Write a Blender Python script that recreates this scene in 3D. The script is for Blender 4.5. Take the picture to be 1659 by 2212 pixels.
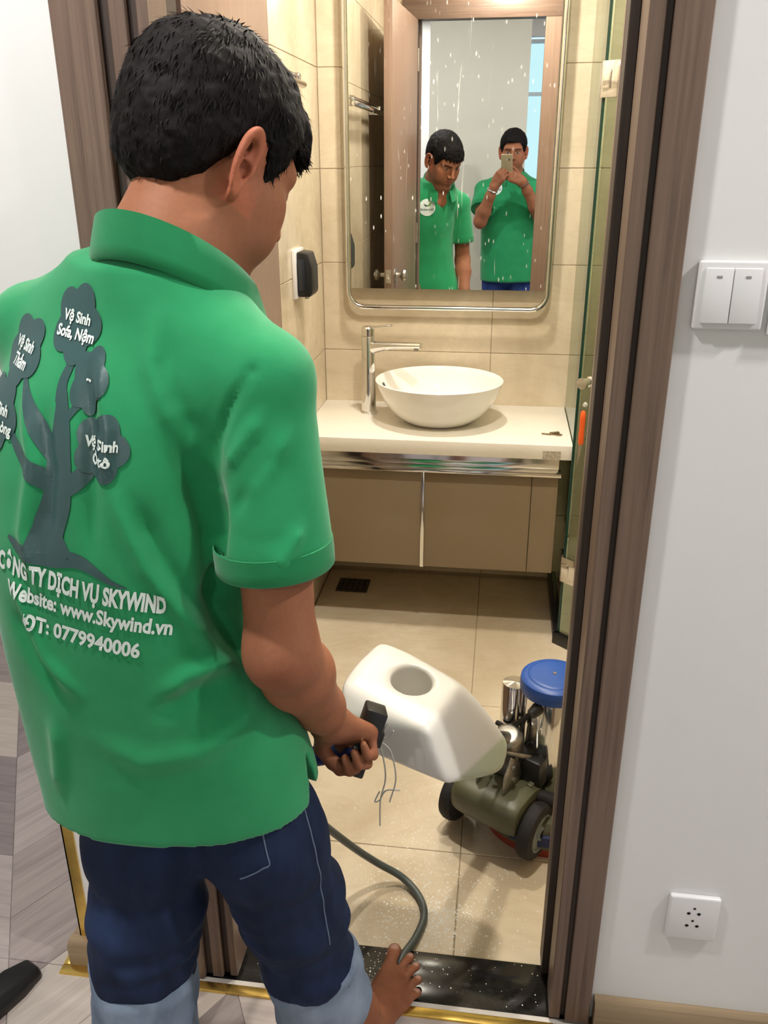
import bpy, bmesh, math, random
import numpy as np
from mathutils import Vector, Matrix
from mathutils.bvhtree import BVHTree

for _o in list(bpy.data.objects):
    bpy.data.objects.remove(_o, do_unlink=True)
SC = bpy.context.scene
COL = SC.collection
rng = np.random.default_rng(7)
random.seed(7)

# ------------------------------------------------------------------ camera
FPX = 1853.0
EYE = 1.50
_c = np.array([829.5, 1106.0])
_Y = np.array([1100 - _c[0], 345 - _c[1], FPX]); _Y /= np.linalg.norm(_Y)
_t = np.array([1, -0.003, 0.0]); _X = _t - (_t @ _Y) * _Y; _X /= np.linalg.norm(_X)
_D = np.cross(_Y, _X); _D = -_D if _D[1] < 0 else _D
_R = np.stack([_X, _Y, -_D], axis=1)
cam_data = bpy.data.cameras.new('camera')
cam_data.sensor_fit = 'VERTICAL'
cam_data.sensor_height = 36.0
cam_data.lens = 36.0 * FPX / 2212.0
cam_data.clip_start = 0.01
cam = bpy.data.objects.new('camera', cam_data)
COL.objects.link(cam)
right, down, fwd = _R[0], _R[1], _R[2]
cm = Matrix(((right[0], -down[0], -fwd[0], 0), (right[1], -down[1], -fwd[1], 0), (right[2], -down[2], -fwd[2], EYE), (0, 0, 0, 1)))
cam.matrix_world = cm
SC.camera = cam

# ------------------------------------------------------------------ world, lights, exposure
SC.view_settings.view_transform = 'Standard'
SC.view_settings.look = 'None'
SC.view_settings.exposure = 0.0
SC.view_settings.gamma = 1.0
SC.view_settings.use_curve_mapping = False
W = bpy.data.worlds.new('daylight'); SC.world = W; W.use_nodes = True
_bg = W.node_tree.nodes['Background']
_bg.inputs[0].default_value = (0.56, 0.76, 0.93, 1)
_bg.inputs[1].default_value = 1.7

def area(name, loc, size, power, color, target=None, size_y=None, spread=180):
    L = bpy.data.lights.new(name, 'AREA')
    L.shape = 'DISK' if size_y is None else 'RECTANGLE'
    L.size = size
    if size_y: L.size_y = size_y
    L.energy = power; L.color = color; L.spread = math.radians(spread)
    o = bpy.data.objects.new(name, L); COL.objects.link(o)
    o.location = loc
    if target is not None:
        o.rotation_euler = (Vector(target) - Vector(loc)).to_track_quat('-Z', 'Y').to_euler()
    return o
WARM = (1.0, 0.925, 0.80)
area('vanity_downlight', (-0.19, 2.46, 2.385), 0.10, 20.0, WARM)
area('doorway_downlight', (0.0, 1.62, 2.385), 0.09, 20.0, WARM)
area('shower_downlight', (0.75, 2.55, 2.385), 0.08, 9.0, WARM)
HALLC = (1.0, 0.975, 0.95)
area('hall_or_fill_light', (1.45, 0.74, 2.63), 0.12, 34.0, HALLC)
area('hall_or_fill_light', (-0.74, 0.60, 2.63), 0.12, 25.0, HALLC)
area('hall_or_fill_light', (-1.7, 1.9, 2.63), 0.12, 12.0, HALLC)
area('hall_or_fill_light', (-1.0, -2.1, 2.63), 0.12, 30.0, HALLC)  # fill lamp added only to brighten the far rear wall

# ------------------------------------------------------------------ helpers
def link(name, me, mat=None, parent=None):
    o = bpy.data.objects.new(name, me); COL.objects.link(o)
    if mat is not None:
        for m in (mat if isinstance(mat, (list, tuple)) else [mat]): me.materials.append(m)
    if parent is not None: o.parent = parent
    return o
def tag(o, label=None, cat=None, group=None, kind=None):
    if label: o['label'] = label
    if cat: o['category'] = cat
    if group: o['group'] = group
    if kind: o['kind'] = kind
    return o
def thing(name, label, cat, loc=(0, 0, 0), group=None):
    o = bpy.data.objects.new(name, None); COL.objects.link(o)
    o.empty_display_size = 0.05
    return tag(o, label, cat, group)
def struct(name):
    o = bpy.data.objects.new(name, None); COL.objects.link(o); o['kind'] = 'structure'
    return o
V = lambda *a: np.array(a, float)
def nrm(v): v = np.asarray(v, float); return v / np.linalg.norm(v)

class MB:
    def __init__(s): s.v = []; s.f = []
    def add(s, vs, fs):
        n = len(s.v); s.v += [tuple(map(float, p)) for p in vs]; s.f += [tuple(n + i for i in f) for f in fs]; return s
    def box(s, x0, x1, y0, y1, z0, z1):
        return s.add([(x, y, z) for x in (x0, x1) for y in (y0, y1) for z in (z0, z1)],
                     [(0, 1, 3, 2), (4, 6, 7, 5), (0, 4, 5, 1), (2, 3, 7, 6), (0, 2, 6, 4), (1, 5, 7, 3)])
    def obox(s, c, ax, hs):
        c = np.asarray(c, float); A = [nrm(a) * h for a, h in zip(ax, hs)]
        vs = [c + i * A[0] + j * A[1] + k * A[2] for i in (-1, 1) for j in (-1, 1) for k in (-1, 1)]
        fl = [(0, 1, 3, 2), (4, 6, 7, 5), (0, 4, 5, 1), (2, 3, 7, 6), (0, 2, 6, 4), (1, 5, 7, 3)]
        return s.add(vs, fl)
    def prism(s, pts, ext):
        n = len(pts); e = np.asarray(ext, float); P = [np.asarray(p, float) for p in pts]
        return s.add(P + [p + e for p in P], [tuple(range(n))[::-1], tuple(range(n, 2 * n))] + [(i, (i + 1) % n, (i + 1) % n + n, i + n) for i in range(n)])
    def rings(s, rings, cap=True, closed=False):
        m = len(rings[0]); vs = [p for r in rings for p in r]; fs = []
        R = len(rings)
        for i in range(R if closed else R - 1):
            for j in range(m):
                a = i * m + j; b = i * m + (j + 1) % m; c = ((i + 1) % R) * m + (j + 1) % m; d = ((i + 1) % R) * m + j
                fs.append((a, b, c, d))
        if cap and not closed:
            fs.append(tuple(range(m))[::-1]); fs.append(tuple((R - 1) * m + j for j in range(m)))
        return s.add(vs, fs)
    def tube(s, pts, r, n=12, cap=True, closed=False):
        P = [np.asarray(p, float) for p in pts]; K = len(P)
        rr = r if hasattr(r, '__len__') else [r] * K
        T = [nrm(P[(i + 1) % K] - P[i - 1]) if closed else nrm(P[min(i + 1, K - 1)] - P[max(i - 1, 0)]) for i in range(K)]
        u = np.cross(T[0], V(0, 0, 1))
        if np.linalg.norm(u) < 1e-3: u = np.cross(T[0], V(0, 1, 0))
        u = nrm(u); rg = []
        for i in range(K):
            u = nrm(u - (u @ T[i]) * T[i]); w = np.cross(T[i], u)
            rg.append([P[i] + rr[i] * (math.cos(a) * u + math.sin(a) * w) for a in np.linspace(0, 2 * math.pi, n, endpoint=False)])
        return s.rings(rg, cap, closed)
    def cyl(s, a, b, r0, r1=None, n=24): return s.tube([a, b], [r0, r0 if r1 is None else r1], n)
    def lathe(s, prof, c, n=48, sx=1, sy=1, axis=None, cap=False):
        c = np.asarray(c, float)
        if axis is None: u, w, ax = V(1, 0, 0), V(0, 1, 0), V(0, 0, 1)
        else:
            ax = nrm(axis); u = np.cross(ax, V(0, 0, 1))
            if np.linalg.norm(u) < 1e-3: u = V(1, 0, 0)
            u = nrm(u); w = np.cross(ax, u)
        rg = [[c + z * ax + r * (sx * math.cos(a) * u + sy * math.sin(a) * w) for a in np.linspace(0, 2 * math.pi, n, endpoint=False)] for r, z in prof]
        return s.rings(rg, cap)
    def mesh(s, name):
        me = bpy.data.meshes.new(name); me.from_pydata(s.v, [], s.f); return me
    def build(s, name, mat=None, parent=None, bevel=0, smooth=True, seg=2, angle=35):
        me = s.mesh(name)
        bm = bmesh.new(); bm.from_mesh(me)
        bmesh.ops.recalc_face_normals(bm, faces=bm.faces)
        if bevel:
            es = [e for e in bm.edges if len(e.link_faces) == 2 and e.calc_face_angle(0) > math.radians(30)]
            bmesh.ops.bevel(bm, geom=es, offset=bevel, segments=seg, profile=0.5, affect='EDGES', clamp_overlap=True)
        bm.to_mesh(me); bm.free()
        if smooth:
            me.shade_smooth(); me.set_sharp_from_angle(angle=math.radians(angle))
        return link(name, me, mat, parent)

def spline(pts, n=8):
    P = [np.asarray(p, float) for p in pts]; out = []
    P = [2 * P[0] - P[1]] + P + [2 * P[-1] - P[-2]]
    for i in range(1, len(P) - 2):
        for t in np.linspace(0, 1, n, endpoint=False):
            a, b, c, d = P[i - 1:i + 3]
            out.append(0.5 * (2 * b + (c - a) * t + (2 * a - 5 * b + 4 * c - d) * t * t + (3 * b - a - 3 * c + d) * t ** 3))
    out.append(P[-2]); return out

# ------------------------------------------------------------------ materials
def srgb(r, g, b):
    f = lambda c: (c / 255 / 12.92) if c / 255 <= 0.04045 else ((c / 255 + 0.055) / 1.055) ** 2.4
    return (f(r), f(g), f(b), 1)
class NT:
    def __init__(s, name):
        s.m = bpy.data.materials.new(name); s.m.use_nodes = True
        s.t = s.m.node_tree; s.b = s.t.nodes['Principled BSDF']
    def n(s, kind, **kw):
        nd = s.t.nodes.new(kind)
        for k, v in kw.items():
            if isinstance(k, str) and hasattr(nd, k): setattr(nd, k, v)
        return nd
    def l(s, a, b): s.t.links.new(a, b)
    def coords(s, scale=(1, 1, 1), rot=(0, 0, 0), loc=(0, 0, 0)):
        tc = s.n('ShaderNodeTexCoord'); mp = s.n('ShaderNodeMapping')
        mp.inputs['Scale'].default_value = scale; mp.inputs['Rotation'].default_value = rot; mp.inputs['Location'].default_value = loc
        s.l(tc.outputs['Object'], mp.inputs['Vector']); return mp.outputs[0]
    def noise(s, vec, scale, detail=4, rough=0.55, dist=0):
        nd = s.n('ShaderNodeTexNoise'); nd.inputs['Scale'].default_value = scale; nd.inputs['Detail'].default_value = detail
        nd.inputs['Roughness'].default_value = rough; nd.inputs['Distortion'].default_value = dist
        s.l(vec, nd.inputs['Vector']); return nd.outputs['Fac']
    def ramp(s, fac, stops):
        nd = s.n('ShaderNodeValToRGB'); cr = nd.color_ramp
        while len(cr.elements) > 1: cr.elements.remove(cr.elements[-1])
        cr.elements[0].position = stops[0][0]; cr.elements[0].color = stops[0][1]
        for p, c in stops[1:]:
            e = cr.elements.new(p); e.color = c
        s.l(fac, nd.inputs[0]); return nd.outputs[0]
    def mix(s, fac, a, b, blend='MIX'):
        nd = s.n('ShaderNodeMix'); nd.data_type = 'RGBA'; nd.blend_type = blend
        for i, val in ((0, fac), (6, a), (7, b)):
            if isinstance(val, (int, float, tuple)): nd.inputs[i].default_value = val
            else: s.l(val, nd.inputs[i])
        return nd.outputs[2]
    def bump(s, h, strength, dist=0.002):
        nd = s.n('ShaderNodeBump'); nd.inputs['Strength'].default_value = strength; nd.inputs['Distance'].default_value = dist
        s.l(h, nd.inputs['Height']); s.l(nd.outputs[0], s.b.inputs['Normal'])
    def base(s, c):
        if isinstance(c, tuple): s.b.inputs['Base Color'].default_value = c
        else: s.l(c, s.b.inputs['Base Color'])
    def set(s, rough=None, metal=None, spec=None, **kw):
        if rough is not None:
            if isinstance(rough, (int, float)): s.b.inputs['Roughness'].default_value = rough
            else: s.l(rough, s.b.inputs['Roughness'])
        if metal is not None: s.b.inputs['Metallic'].default_value = metal
        if spec is not None: s.b.inputs['Specular IOR Level'].default_value = spec
        for k, v in kw.items(): s.b.inputs[k].default_value = v
        return s.m
def plain(name, col, rough=0.5, metal=0.0, vary=0.06, scale=30, bump=0.0, spec=None, **kw):
    t = NT(name); v = t.noise(t.coords(), scale, 3)
    a = tuple(min(1, c * (1 - vary)) for c in col[:3]) + (1,); b = tuple(min(1, c * (1 + vary)) for c in col[:3]) + (1,)
    t.base(t.ramp(v, [(0.3, a), (0.7, b)]))
    if bump: t.bump(v, bump)
    return t.set(rough, metal, spec, **kw)
def wood(name, dark, light, rough=0.45, axis='Z', freq=150, spec=None):
    t = NT(name)
    sc = {'Z': (1, 1, 0.02), 'X': (0.02, 1, 1), 'Y': (1, 0.02, 1)}[axis]
    g = t.noise(t.coords(sc), freq, 5, 0.6, 0.4)
    g2 = t.noise(t.coords(tuple(0.25 * x if x == 1 else x * 2 for x in sc)), freq * 0.5, 3, 0.5, 1.5)
    c = t.ramp(g, [(0.3, dark), (0.62, light)])
    c = t.mix(t.ramp(g2, [(0.35, (0, 0, 0, 1)), (0.75, (1, 1, 1, 1))]), c, tuple(0.5 * (a + b) * 1.12 for a, b in zip(dark[:3], light[:3])) + (1,))
    t.base(c); t.bump(g, 0.25, 0.0008)
    return t.set(rough, 0, spec)
def stone(name, a, b, vein, rough=0.25, scale=2.2, drops=False, seedloc=(0, 0, 0)):
    t = NT(name); vec = t.coords((1, 1, 1), loc=seedloc)
    n1 = t.noise(vec, scale, 6, 0.62, 1.2)
    c = t.ramp(n1, [(0.32, a), (0.66, b)])
    vec2 = t.coords((0.7, 1.6, 1.6), (0.1, 0.2, 0.35), (3, 1, 2))
    n2 = t.noise(vec2, scale * 1.7, 8, 0.6, 2.6)
    m = t.ramp(n2, [(0.44, (0, 0, 0, 1)), (0.50, (0.16, 0.16, 0.16, 1)), (0.57, (0, 0, 0, 1))])
    c = t.mix(m, c, vein)
    t.base(c)
    if drops:
        d1 = t.noise(vec, 260, 2, 0.6)
        d2 = t.noise(vec, 2.4, 2, 0.5)
        pool = t.ramp(d2, [(0.36, (0, 0, 0, 1)), (0.62, (1, 1, 1, 1))])
        hh = t.mix(pool, (0.5, 0.5, 0.5, 1), d1)
        t.bump(hh, 0.02, 0.002)
        t.set(t.ramp(d2, [(0.34, (rough, rough, rough, 1)), (0.60, (0.10, 0.10, 0.10, 1))]))
        t.set(None, 0, 0.6)
        return t.m
    return t.set(rough)
M = {}
M['paint'] = plain('white_wall_paint', (0.78, 0.775, 0.765, 1), 0.65, vary=0.012, scale=6, bump=0.02)
M['ceil'] = plain('ceiling_paint', (0.82, 0.82, 0.80, 1), 0.8, vary=0.01)
M['frame'] = wood('brown_frame_laminate', srgb(84, 66, 56), srgb(124, 102, 88), 0.42)
M['framedark'] = wood('dark_brown_frame_seal', srgb(46, 35, 30), srgb(66, 52, 45), 0.5)
M['doorw'] = wood('door_laminate', srgb(120, 96, 82), srgb(142, 117, 101), 0.38)
M['gold'] = plain('brushed_gold', (0.83, 0.58, 0.16, 1), 0.24, 0.95, vary=0.1, scale=60)
M['tile'] = stone('beige_wall_tile', srgb(196, 180, 154), srgb(222, 208, 184), srgb(178, 158, 130), 0.16)
M['ftile'] = stone('beige_floor_tile', srgb(205, 188, 160), srgb(228, 214, 190), srgb(190, 165, 132), 0.22, drops=True)
M['grout'] = plain('grout', srgb(158, 142, 118), 0.9, vary=0.15, scale=80)
M['blackstone'] = stone('black_granite', srgb(14, 14, 14), srgb(40, 38, 36), srgb(70, 66, 60), 0.15, 9, drops=True)
M['quartz'] = plain('white_quartz_counter', srgb(236, 230, 218), 0.25, vary=0.02, scale=90)
M['ceramic'] = plain('white_ceramic', srgb(240, 237, 230), 0.06, vary=0.005, spec=0.6)
M['chrome'] = plain('chrome', (0.78, 0.78, 0.78, 1), 0.09, 1.0, vary=0.03, scale=8)
M['steel'] = plain('brushed_steel', (0.55, 0.53, 0.49, 1), 0.28, 1.0, vary=0.08)
M['cab'] = plain('shade_darkened_taupe_lacquer', srgb(138, 121, 97), 0.3, vary=0.02, scale=3)  # base colour darkened for the shade the counter casts on the front
M['cabdark'] = plain('cabinet_shadow_gap', srgb(60, 50, 40), 0.6)
M['black'] = plain('black_plastic', srgb(24, 24, 26), 0.35, vary=0.15)
M['rubber'] = plain('black_rubber', srgb(34, 32, 31), 0.75, vary=0.25, scale=60, bump=0.1)
M['white'] = plain('white_plastic', srgb(226, 224, 224), 0.3, vary=0.01)
M['whiteled'] = plain('grey_indicator', srgb(150, 146, 148), 0.4)
M['glass'] = None
t = NT('greenish_shower_glass'); t.base((0.93, 0.97, 0.94, 1)); M['glass'] = t.set(0.02, 0, 0.5, **{'Transmission Weight': 1.0, 'IOR': 1.45})
t = NT('dark_green_glass_edge'); t.base(srgb(18, 60, 48)); M['glassedge'] = t.set(0.1)
# thin pane: mostly transparent, a little reflection, slight green tint
t = NT('thin_shower_glass'); tr = t.n('ShaderNodeBsdfTransparent'); tr.inputs[0].default_value = (0.86, 0.92, 0.87, 1)
gl = t.n('ShaderNodeBsdfGlossy'); gl.inputs['Roughness'].default_value = 0.02; gl.inputs[0].default_value = (0.9, 0.95, 0.92, 1)
fr = t.n('ShaderNodeFresnel'); fr.inputs[0].default_value = 1.35
mx = t.n('ShaderNodeMixShader'); t.l(fr.outputs[0], mx.inputs[0]); t.l(tr.outputs[0], mx.inputs[1]); t.l(gl.outputs[0], mx.inputs[2])
t.l(mx.outputs[0], t.t.nodes['Material Output'].inputs[0]); M['pane'] = t.m
# mirror silver with dried soap drops and streaks
t = NT('mirror_with_soap_spots')
vec = t.coords((1, 1, 0.33)); vo = t.n('ShaderNodeTexVoronoi'); vo.inputs['Scale'].default_value = 78; vo.inputs['Randomness'].default_value = 1
t.l(vec, vo.inputs['Vector'])
spot = t.ramp(vo.outputs['Distance'], [(0.10, (1, 1, 1, 1)), (0.22, (0, 0, 0, 1))])
sep = t.n('ShaderNodeSeparateColor'); t.l(vo.outputs['Color'], sep.inputs[0])
keep = t.ramp(sep.outputs[0], [(0.58, (0, 0, 0, 1)), (0.66, (1, 1, 1, 1))])
patch = t.ramp(t.noise(t.coords(loc=(4, 0, 1)), 4.5, 2), [(0.42, (0.1, 0.1, 0.1, 1)), (0.6, (1, 1, 1, 1))])
sm = t.mix(1.0, t.mix(1.0, spot, keep, 'MULTIPLY'), patch, 'MULTIPLY')
st = t.noise(t.coords((1, 1, 0.06), loc=(0, 0, 3)), 62, 2, 0.5, 0.8)
stre = t.ramp(st, [(0.70, (0, 0, 0, 1)), (0.74, (0.5, 0.5, 0.5, 1))])
sm = t.mix(1.0, sm, t.mix(1.0, stre, patch, 'MULTIPLY'), 'ADD')
gl = t.n('ShaderNodeBsdfGlossy'); gl.inputs['Roughness'].default_value = 0.0; gl.inputs[0].default_value = (0.86, 0.87, 0.84, 1)
df = t.n('ShaderNodeBsdfDiffuse'); df.inputs[0].default_value = (0.78, 0.78, 0.76, 1)
mx = t.n('ShaderNodeMixShader'); mm = t.n('ShaderNodeMath'); mm.operation = 'MULTIPLY'; mm.inputs[1].default_value = 0.85
t.l(sm, mm.inputs[0]); t.l(mm.outputs[0], mx.inputs[0]); t.l(gl.outputs[0], mx.inputs[1]); t.l(df.outputs[0], mx.inputs[2])
t.l(mx.outputs[0], t.t.nodes['Material Output'].inputs[0]); M['mirror'] = t.m
t.t.nodes.remove(t.b)

# ------------------------------------------------------------------ the setting
YF, YB = 1.18, 1.30            # hall face and bathroom face of the door wall
XL, XR = -0.462, 0.147         # clear door opening
DTOP = 2.13
YM = 3.04                      # tiled back wall
XLW = -0.628                   # tiled left wall
XRW = 1.12                     # shower side wall
HC, BC = 2.66, 2.40            # ceilings
XEND = -0.775                  # free end of the door wall

w = struct('wall_front')
MB().box(XEND, XL - 0.05, YF, YB, 0, HC).build('wall_section', M['paint'], w)
MB().box(XR + 0.03, 2.4, YF, YB, 0, HC).build('wall_section', M['paint'], w)
MB().box(XL - 0.05, XR + 0.03, YF, YB, DTOP + 0.04, HC).build('wall_section', M['paint'], w)
w = struct('wall_left')          # return of the door wall beside the corridor
MB().box(XEND, XLW - 0.02, YB + 0.001, 4.6, 0, HC).build('wall_section', M['paint'], w)
w = struct('wall_rear')          # pier behind the photographer with openings on both sides
MB().box(-0.565, 0.108, -0.72, -0.55, 0, HC).build('pier', plain('greige_wall_paint', (0.63, 0.61, 0.535, 1), 0.65, vary=0.012, scale=6), w)
MB().box(-2.9, -0.62, -2.75, -2.65, 0, HC).build('wall_section', M['paint'], w)
MB().box(0.80, 2.4, -2.75, -2.65, 0, HC).build('wall_section', M['paint'], w)
MB().box(-0.62, 0.10, -2.75, -2.65, 0, HC).build('wall_section', M['paint'], w)
MB().box(0.10, 0.80, -2.75, -2.65, 0, 0.5).build('wall_section', M['paint'], w)
MB().box(0.10, 0.80, -2.75, -2.65, 2.5, HC).build('wall_section', M['paint'], w)
w = struct('wall_corridor_end'); MB().box(-2.9, XEND, 4.6, 4.7, 0, HC).build('wall_section', M['paint'], w)
w = struct('wall_far_left'); MB().box(-3.0, -2.9, -2.75, 4.7, 0, HC).build('wall_section', M['paint'], w)
w = struct('wall_far_right'); MB().box(2.4, 2.5, -2.75, 1.3, 0, HC).build('wall_section', M['paint'], w)
w = struct('ceiling')
MB().box(-3.0, 2.5, -2.75, YB, HC, HC + 0.05).build('ceiling_slab', M['ceil'], w)
MB().box(-3.0, XLW - 0.02, YB, 4.7, HC, HC + 0.05).build('ceiling_slab', M['ceil'], w)
MB().box(XLW - 0.02, XRW + 0.02, YB, YM + 0.02, BC, BC + 0.05).build('bathroom_ceiling_panel', M['ceil'], w)
# window behind the photographer (sky outside), one frame with a transom
w = struct('window_1')
fm = MB()
for x in (0.10, 0.76): fm.box(x, x + 0.04, -2.73, -2.67, 0.5, 2.5)
for z in (0.5, 2.03, 2.45): fm.box(0.10, 0.80, -2.73, -2.67, z, z + 0.03)
fm.build('window_frame', plain('window_frame_white', srgb(200, 215, 225), 0.5), w)
MB().box(0.14, 0.76, -2.703, -2.697, 0.55, 2.45).build('window_glass', M['pane'], w)

def tile_rects(a0, a1, b0, b1, alines, blines):
    A = [a0] + [x for x in sorted(alines) if a0 + 0.02 < x < a1 - 0.02] + [a1]
    B = [b0] + [x for x in sorted(blines) if b0 + 0.02 < x < b1 - 0.02] + [b1]
    for i in range(len(A) - 1):
        for j in range(len(B) - 1):
            yield A[i], A[i + 1], B[j], B[j + 1]
G = 0.0013
ZL = [0.868 + 0.303 * k for k in range(-3, 6)]
def tiled(parent, axis, pos, depth, rect, al, bl, mat):
    for a0, a1, b0, b1 in tile_rects(*rect, al, bl):
        a0 += G; a1 -= G; b0 += G; b1 -= G
        m = MB()
        if axis == 'Y': m.box(a0, a1, pos, pos + depth, b0, b1)
        elif axis == 'X': m.box(pos, pos + depth, a0, a1, b0, b1)
        else: m.box(a0, a1, b0, b1, pos, pos + depth)
        m.build('tile', mat, parent, bevel=0.0008, seg=1)
w = struct('wall_back')
MB().box(XLW - 0.02, XRW + 0.02, YM + 0.0015, YM + 0.06, -0.02, BC).build('grout_bed', M['grout'], w)
tiled(w, 'Y', YM, 0.006, (XLW, XRW, 0, BC), [-0.032, 0.568], ZL, M['tile'])
w = struct('wall_left_bathroom')
MB().box(XLW - 0.02, XLW - 0.0015, YB, YM, -0.02, BC).build('grout_bed', M['grout'], w)
tiled(w, 'X', XLW, -0.006, (YB, YM, 0, BC), [YM - 0.6, YM - 1.2], ZL, M['tile'])
w = struct('wall_right_bathroom')
MB().box(XRW + 0.0015, XRW + 0.06, YB, YM, -0.02, BC).build('grout_bed', M['grout'], w)
tiled(w, 'X', XRW, 0.006, (YB, YM, 0, BC), [YM - 0.6, YM - 1.2], ZL, M['tile'])
w = struct('wall_front_bathroom')   # tiled inner face of the door wall
MB().box(XLW, XL - 0.055, YB + 0.0005, YB + 0.004, 0, BC).build('grout_bed', M['grout'], w)
tiled(w, 'Y', YB + 0.004, 0.006, (XR + 0.09, XRW, 0, BC), [0.568], ZL, M['tile'])
tiled(w, 'Y', YB + 0.004, 0.006, (XLW, XL - 0.06, 0, BC), [], ZL, M['tile'])
tiled(w, 'Y', YB + 0.004, 0.006, (XL - 0.06, XR + 0.09, DTOP + 0.09, BC), [-0.032], ZL, M['tile'])

fl = struct('floor')
MB().box(-3.0, 2.5, -2.75, 4.7, -0.10, -0.052).build('light_leak_slab', M['grout'], fl)  # unseen slab added to keep world light from entering below
MB().box(XEND - 0.04, 2.4, 1.15, 1.32, -0.0519, -0.0127).build('light_leak_filler', M['grout'], fl)  # unseen filler added to stop light leaking in under the wall
FB = -0.012
MB().box(XLW, XRW, 1.29, YM, FB - 0.05, FB - 0.0015).build('grout_bed', M['grout'], fl)
tiled(fl, 'Z', FB, -0.006, (XLW, XRW, 1.29, YM), [-0.035, 0.565], [1.575, 2.175, 2.775], M['ftile'])
sl = MB().box(XL - 0.12, XR + 0.08, 1.172, 1.289, -0.05, -0.008).build('threshold_slab', M['blackstone'], fl, bevel=0.002)
MB().box(XL - 0.12, XR + 0.08, 1.155, 1.172, -0.05, -0.004).build('sealant_strip', plain('grey_sealant', srgb(206, 200, 192), 0.6), fl, bevel=0.002)

# hall floor: laminate laid in a geometric chevron of light and grey pieces
def plank_mat(i, a, b):
    t = NT('grey_laminate_%d' % i)
    g = t.noise(t.coords((1, 0.06, 1)), 60, 5, 0.6, 0.8)
    g2 = t.noise(t.coords((1, 0.3, 1)), 9, 3, 0.5, 1.0)
    c = t.ramp(g, [(0.3, a), (0.68, b)])
    c = t.mix(t.ramp(g2, [(0.35, (0, 0, 0, 1)), (0.7, (0.6, 0.6, 0.6, 1))]), c, b)
    t.base(c); return t.set(0.42)
PM = [plank_mat(0, srgb(134, 122, 121), srgb(168, 156, 151)), plank_mat(1, srgb(170, 158, 150), srgb(198, 187, 177)),
      plank_mat(2, srgb(112, 102, 104), srgb(150, 139, 137)), plank_mat(3, srgb(148, 136, 134), srgb(180, 169, 165))]
hf = struct('floor_hall')
MB().box(-2.9, 2.4, -2.65, 1.155, -0.05, -0.0125).build('underlay', M['grout'], hf)
MB().box(-2.9, XEND, 1.155, 4.6, -0.05, -0.0125).build('underlay', M['grout'], hf)
def clip_poly(poly, a, b, c):
    out = []
    for i in range(len(poly)):
        p, q = poly[i], poly[(i + 1) % len(poly)]
        dp = a * p[0] + b * p[1] - c; dq = a * q[0] + b * q[1] - c
        if dp <= 0: out.append(p)
        if dp * dq < 0:
            t_ = dp / (dp - dq); out.append((p[0] + t_ * (q[0] - p[0]), p[1] + t_ * (q[1] - p[1])))
    return out
def poly_area(p): return 0.5 * sum(p[i][0] * p[(i + 1) % len(p)][1] - p[(i + 1) % len(p)][0] * p[i][1] for i in range(len(p)))
def plank(poly, mat, ang):
    pts = poly
    if len(pts) < 3 or abs(poly_area(pts)) < 0.0006: return
    cx = sum(p[0] for p in pts) / len(pts); cy = sum(p[1] for p in pts) / len(pts)
    ca, sa = math.cos(-ang), math.sin(-ang)
    lp = [((p[0] - cx) * ca - (p[1] - cy) * sa, (p[0] - cx) * sa + (p[1] - cy) * ca) for p in pts]
    k = 0.0009
    sh = []
    for x, y in lp:
        r = math.hypot(x, y); sh.append((x * (1 - k / max(r, .01)), y * (1 - k / max(r, .01))))
    o = MB().prism([(x, y, -0.012) for x, y in sh], (0, 0, 0.012)).build('plank', mat, hf, bevel=0.0006, seg=1)
    o.location = (cx, cy, 0); o.rotation_euler = (0, 0, ang)
# repeat unit: hexagonal chevrons; columns of mirrored parallelograms with light diamonds between
PW, PH = 0.42, 0.19
def in_hall(poly):
    res = []
    a = clip_poly(clip_poly(poly, 0, 1, 1.155), 0, -1, 1.1)       # main hall, front strip
    a = clip_poly(clip_poly(a, 1, 0, 1.5), -1, 0, 2.2) if len(a) > 2 else a
    if len(a) > 2: res.append(a)
    b = clip_poly(clip_poly(poly, 0, -1, -1.1551), 1, 0, XEND - 0.0)
    b = clip_poly(clip_poly(b, -1, 0, 2.2), 0, 1, 4.2) if len(b) > 2 else b
    if len(b) > 2: res.append(b)
    return res
TH = math.radians(28)
ca, sa = math.cos(TH), math.sin(TH)
def W2(u, v): return (-0.98 + u * ca - v * sa, 1.25 + u * sa + v * ca)
for ci in range(-6, 8):
    up = ci % 2 == 0
    for rj in range(-14, 16):
        u0, u1 = ci * PW, (ci + 1) * PW
        v0 = rj * PH; rise = 0.24 if up else -0.24
        base = 0 if up else 0.24
        poly = [W2(u0, v0 + base), W2(u1, v0 + base + rise), W2(u1, v0 + base + rise + PH), W2(u0, v0 + base + PH)]
        ang = TH + math.atan2(rise, PW) - math.pi / 2
        for q in in_hall(poly):
            cx = sum(p[0] for p in q) / len(q); cy = sum(p[1] for p in q) / len(q)
            if cy < -0.6 or (cx > 0.9) or cx < -1.9 or cy > 3.6: continue
            plank(q, PM[(rj * 3 + ci * 5 + (rj // 2)) % 4], ang)
MB().box(-2.9, 2.4, -2.65, -0.55, -0.0124, 0.0).build('floor_field', PM[3], hf)
MB().box(0.85, 2.4, -0.55, 1.155, -0.0124, -0.0006).build('floor_field', PM[3], hf)
MB().box(-2.9, -1.85, -0.55, 4.6, -0.0124, -0.0006).build('floor_field', PM[3], hf)
MB().box(-1.85, XEND, 3.55, 4.6, -0.0124, -0.0006).build('floor_field', PM[3], hf)
MB().box(-1.9, 0.9, -0.55, 1.155, -0.0124, -0.002).build('floor_field', PM[0], hf)
MB().box(-1.9, XEND, 1.155, 3.6, -0.0124, -0.002).build('floor_field', PM[0], hf)

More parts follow.
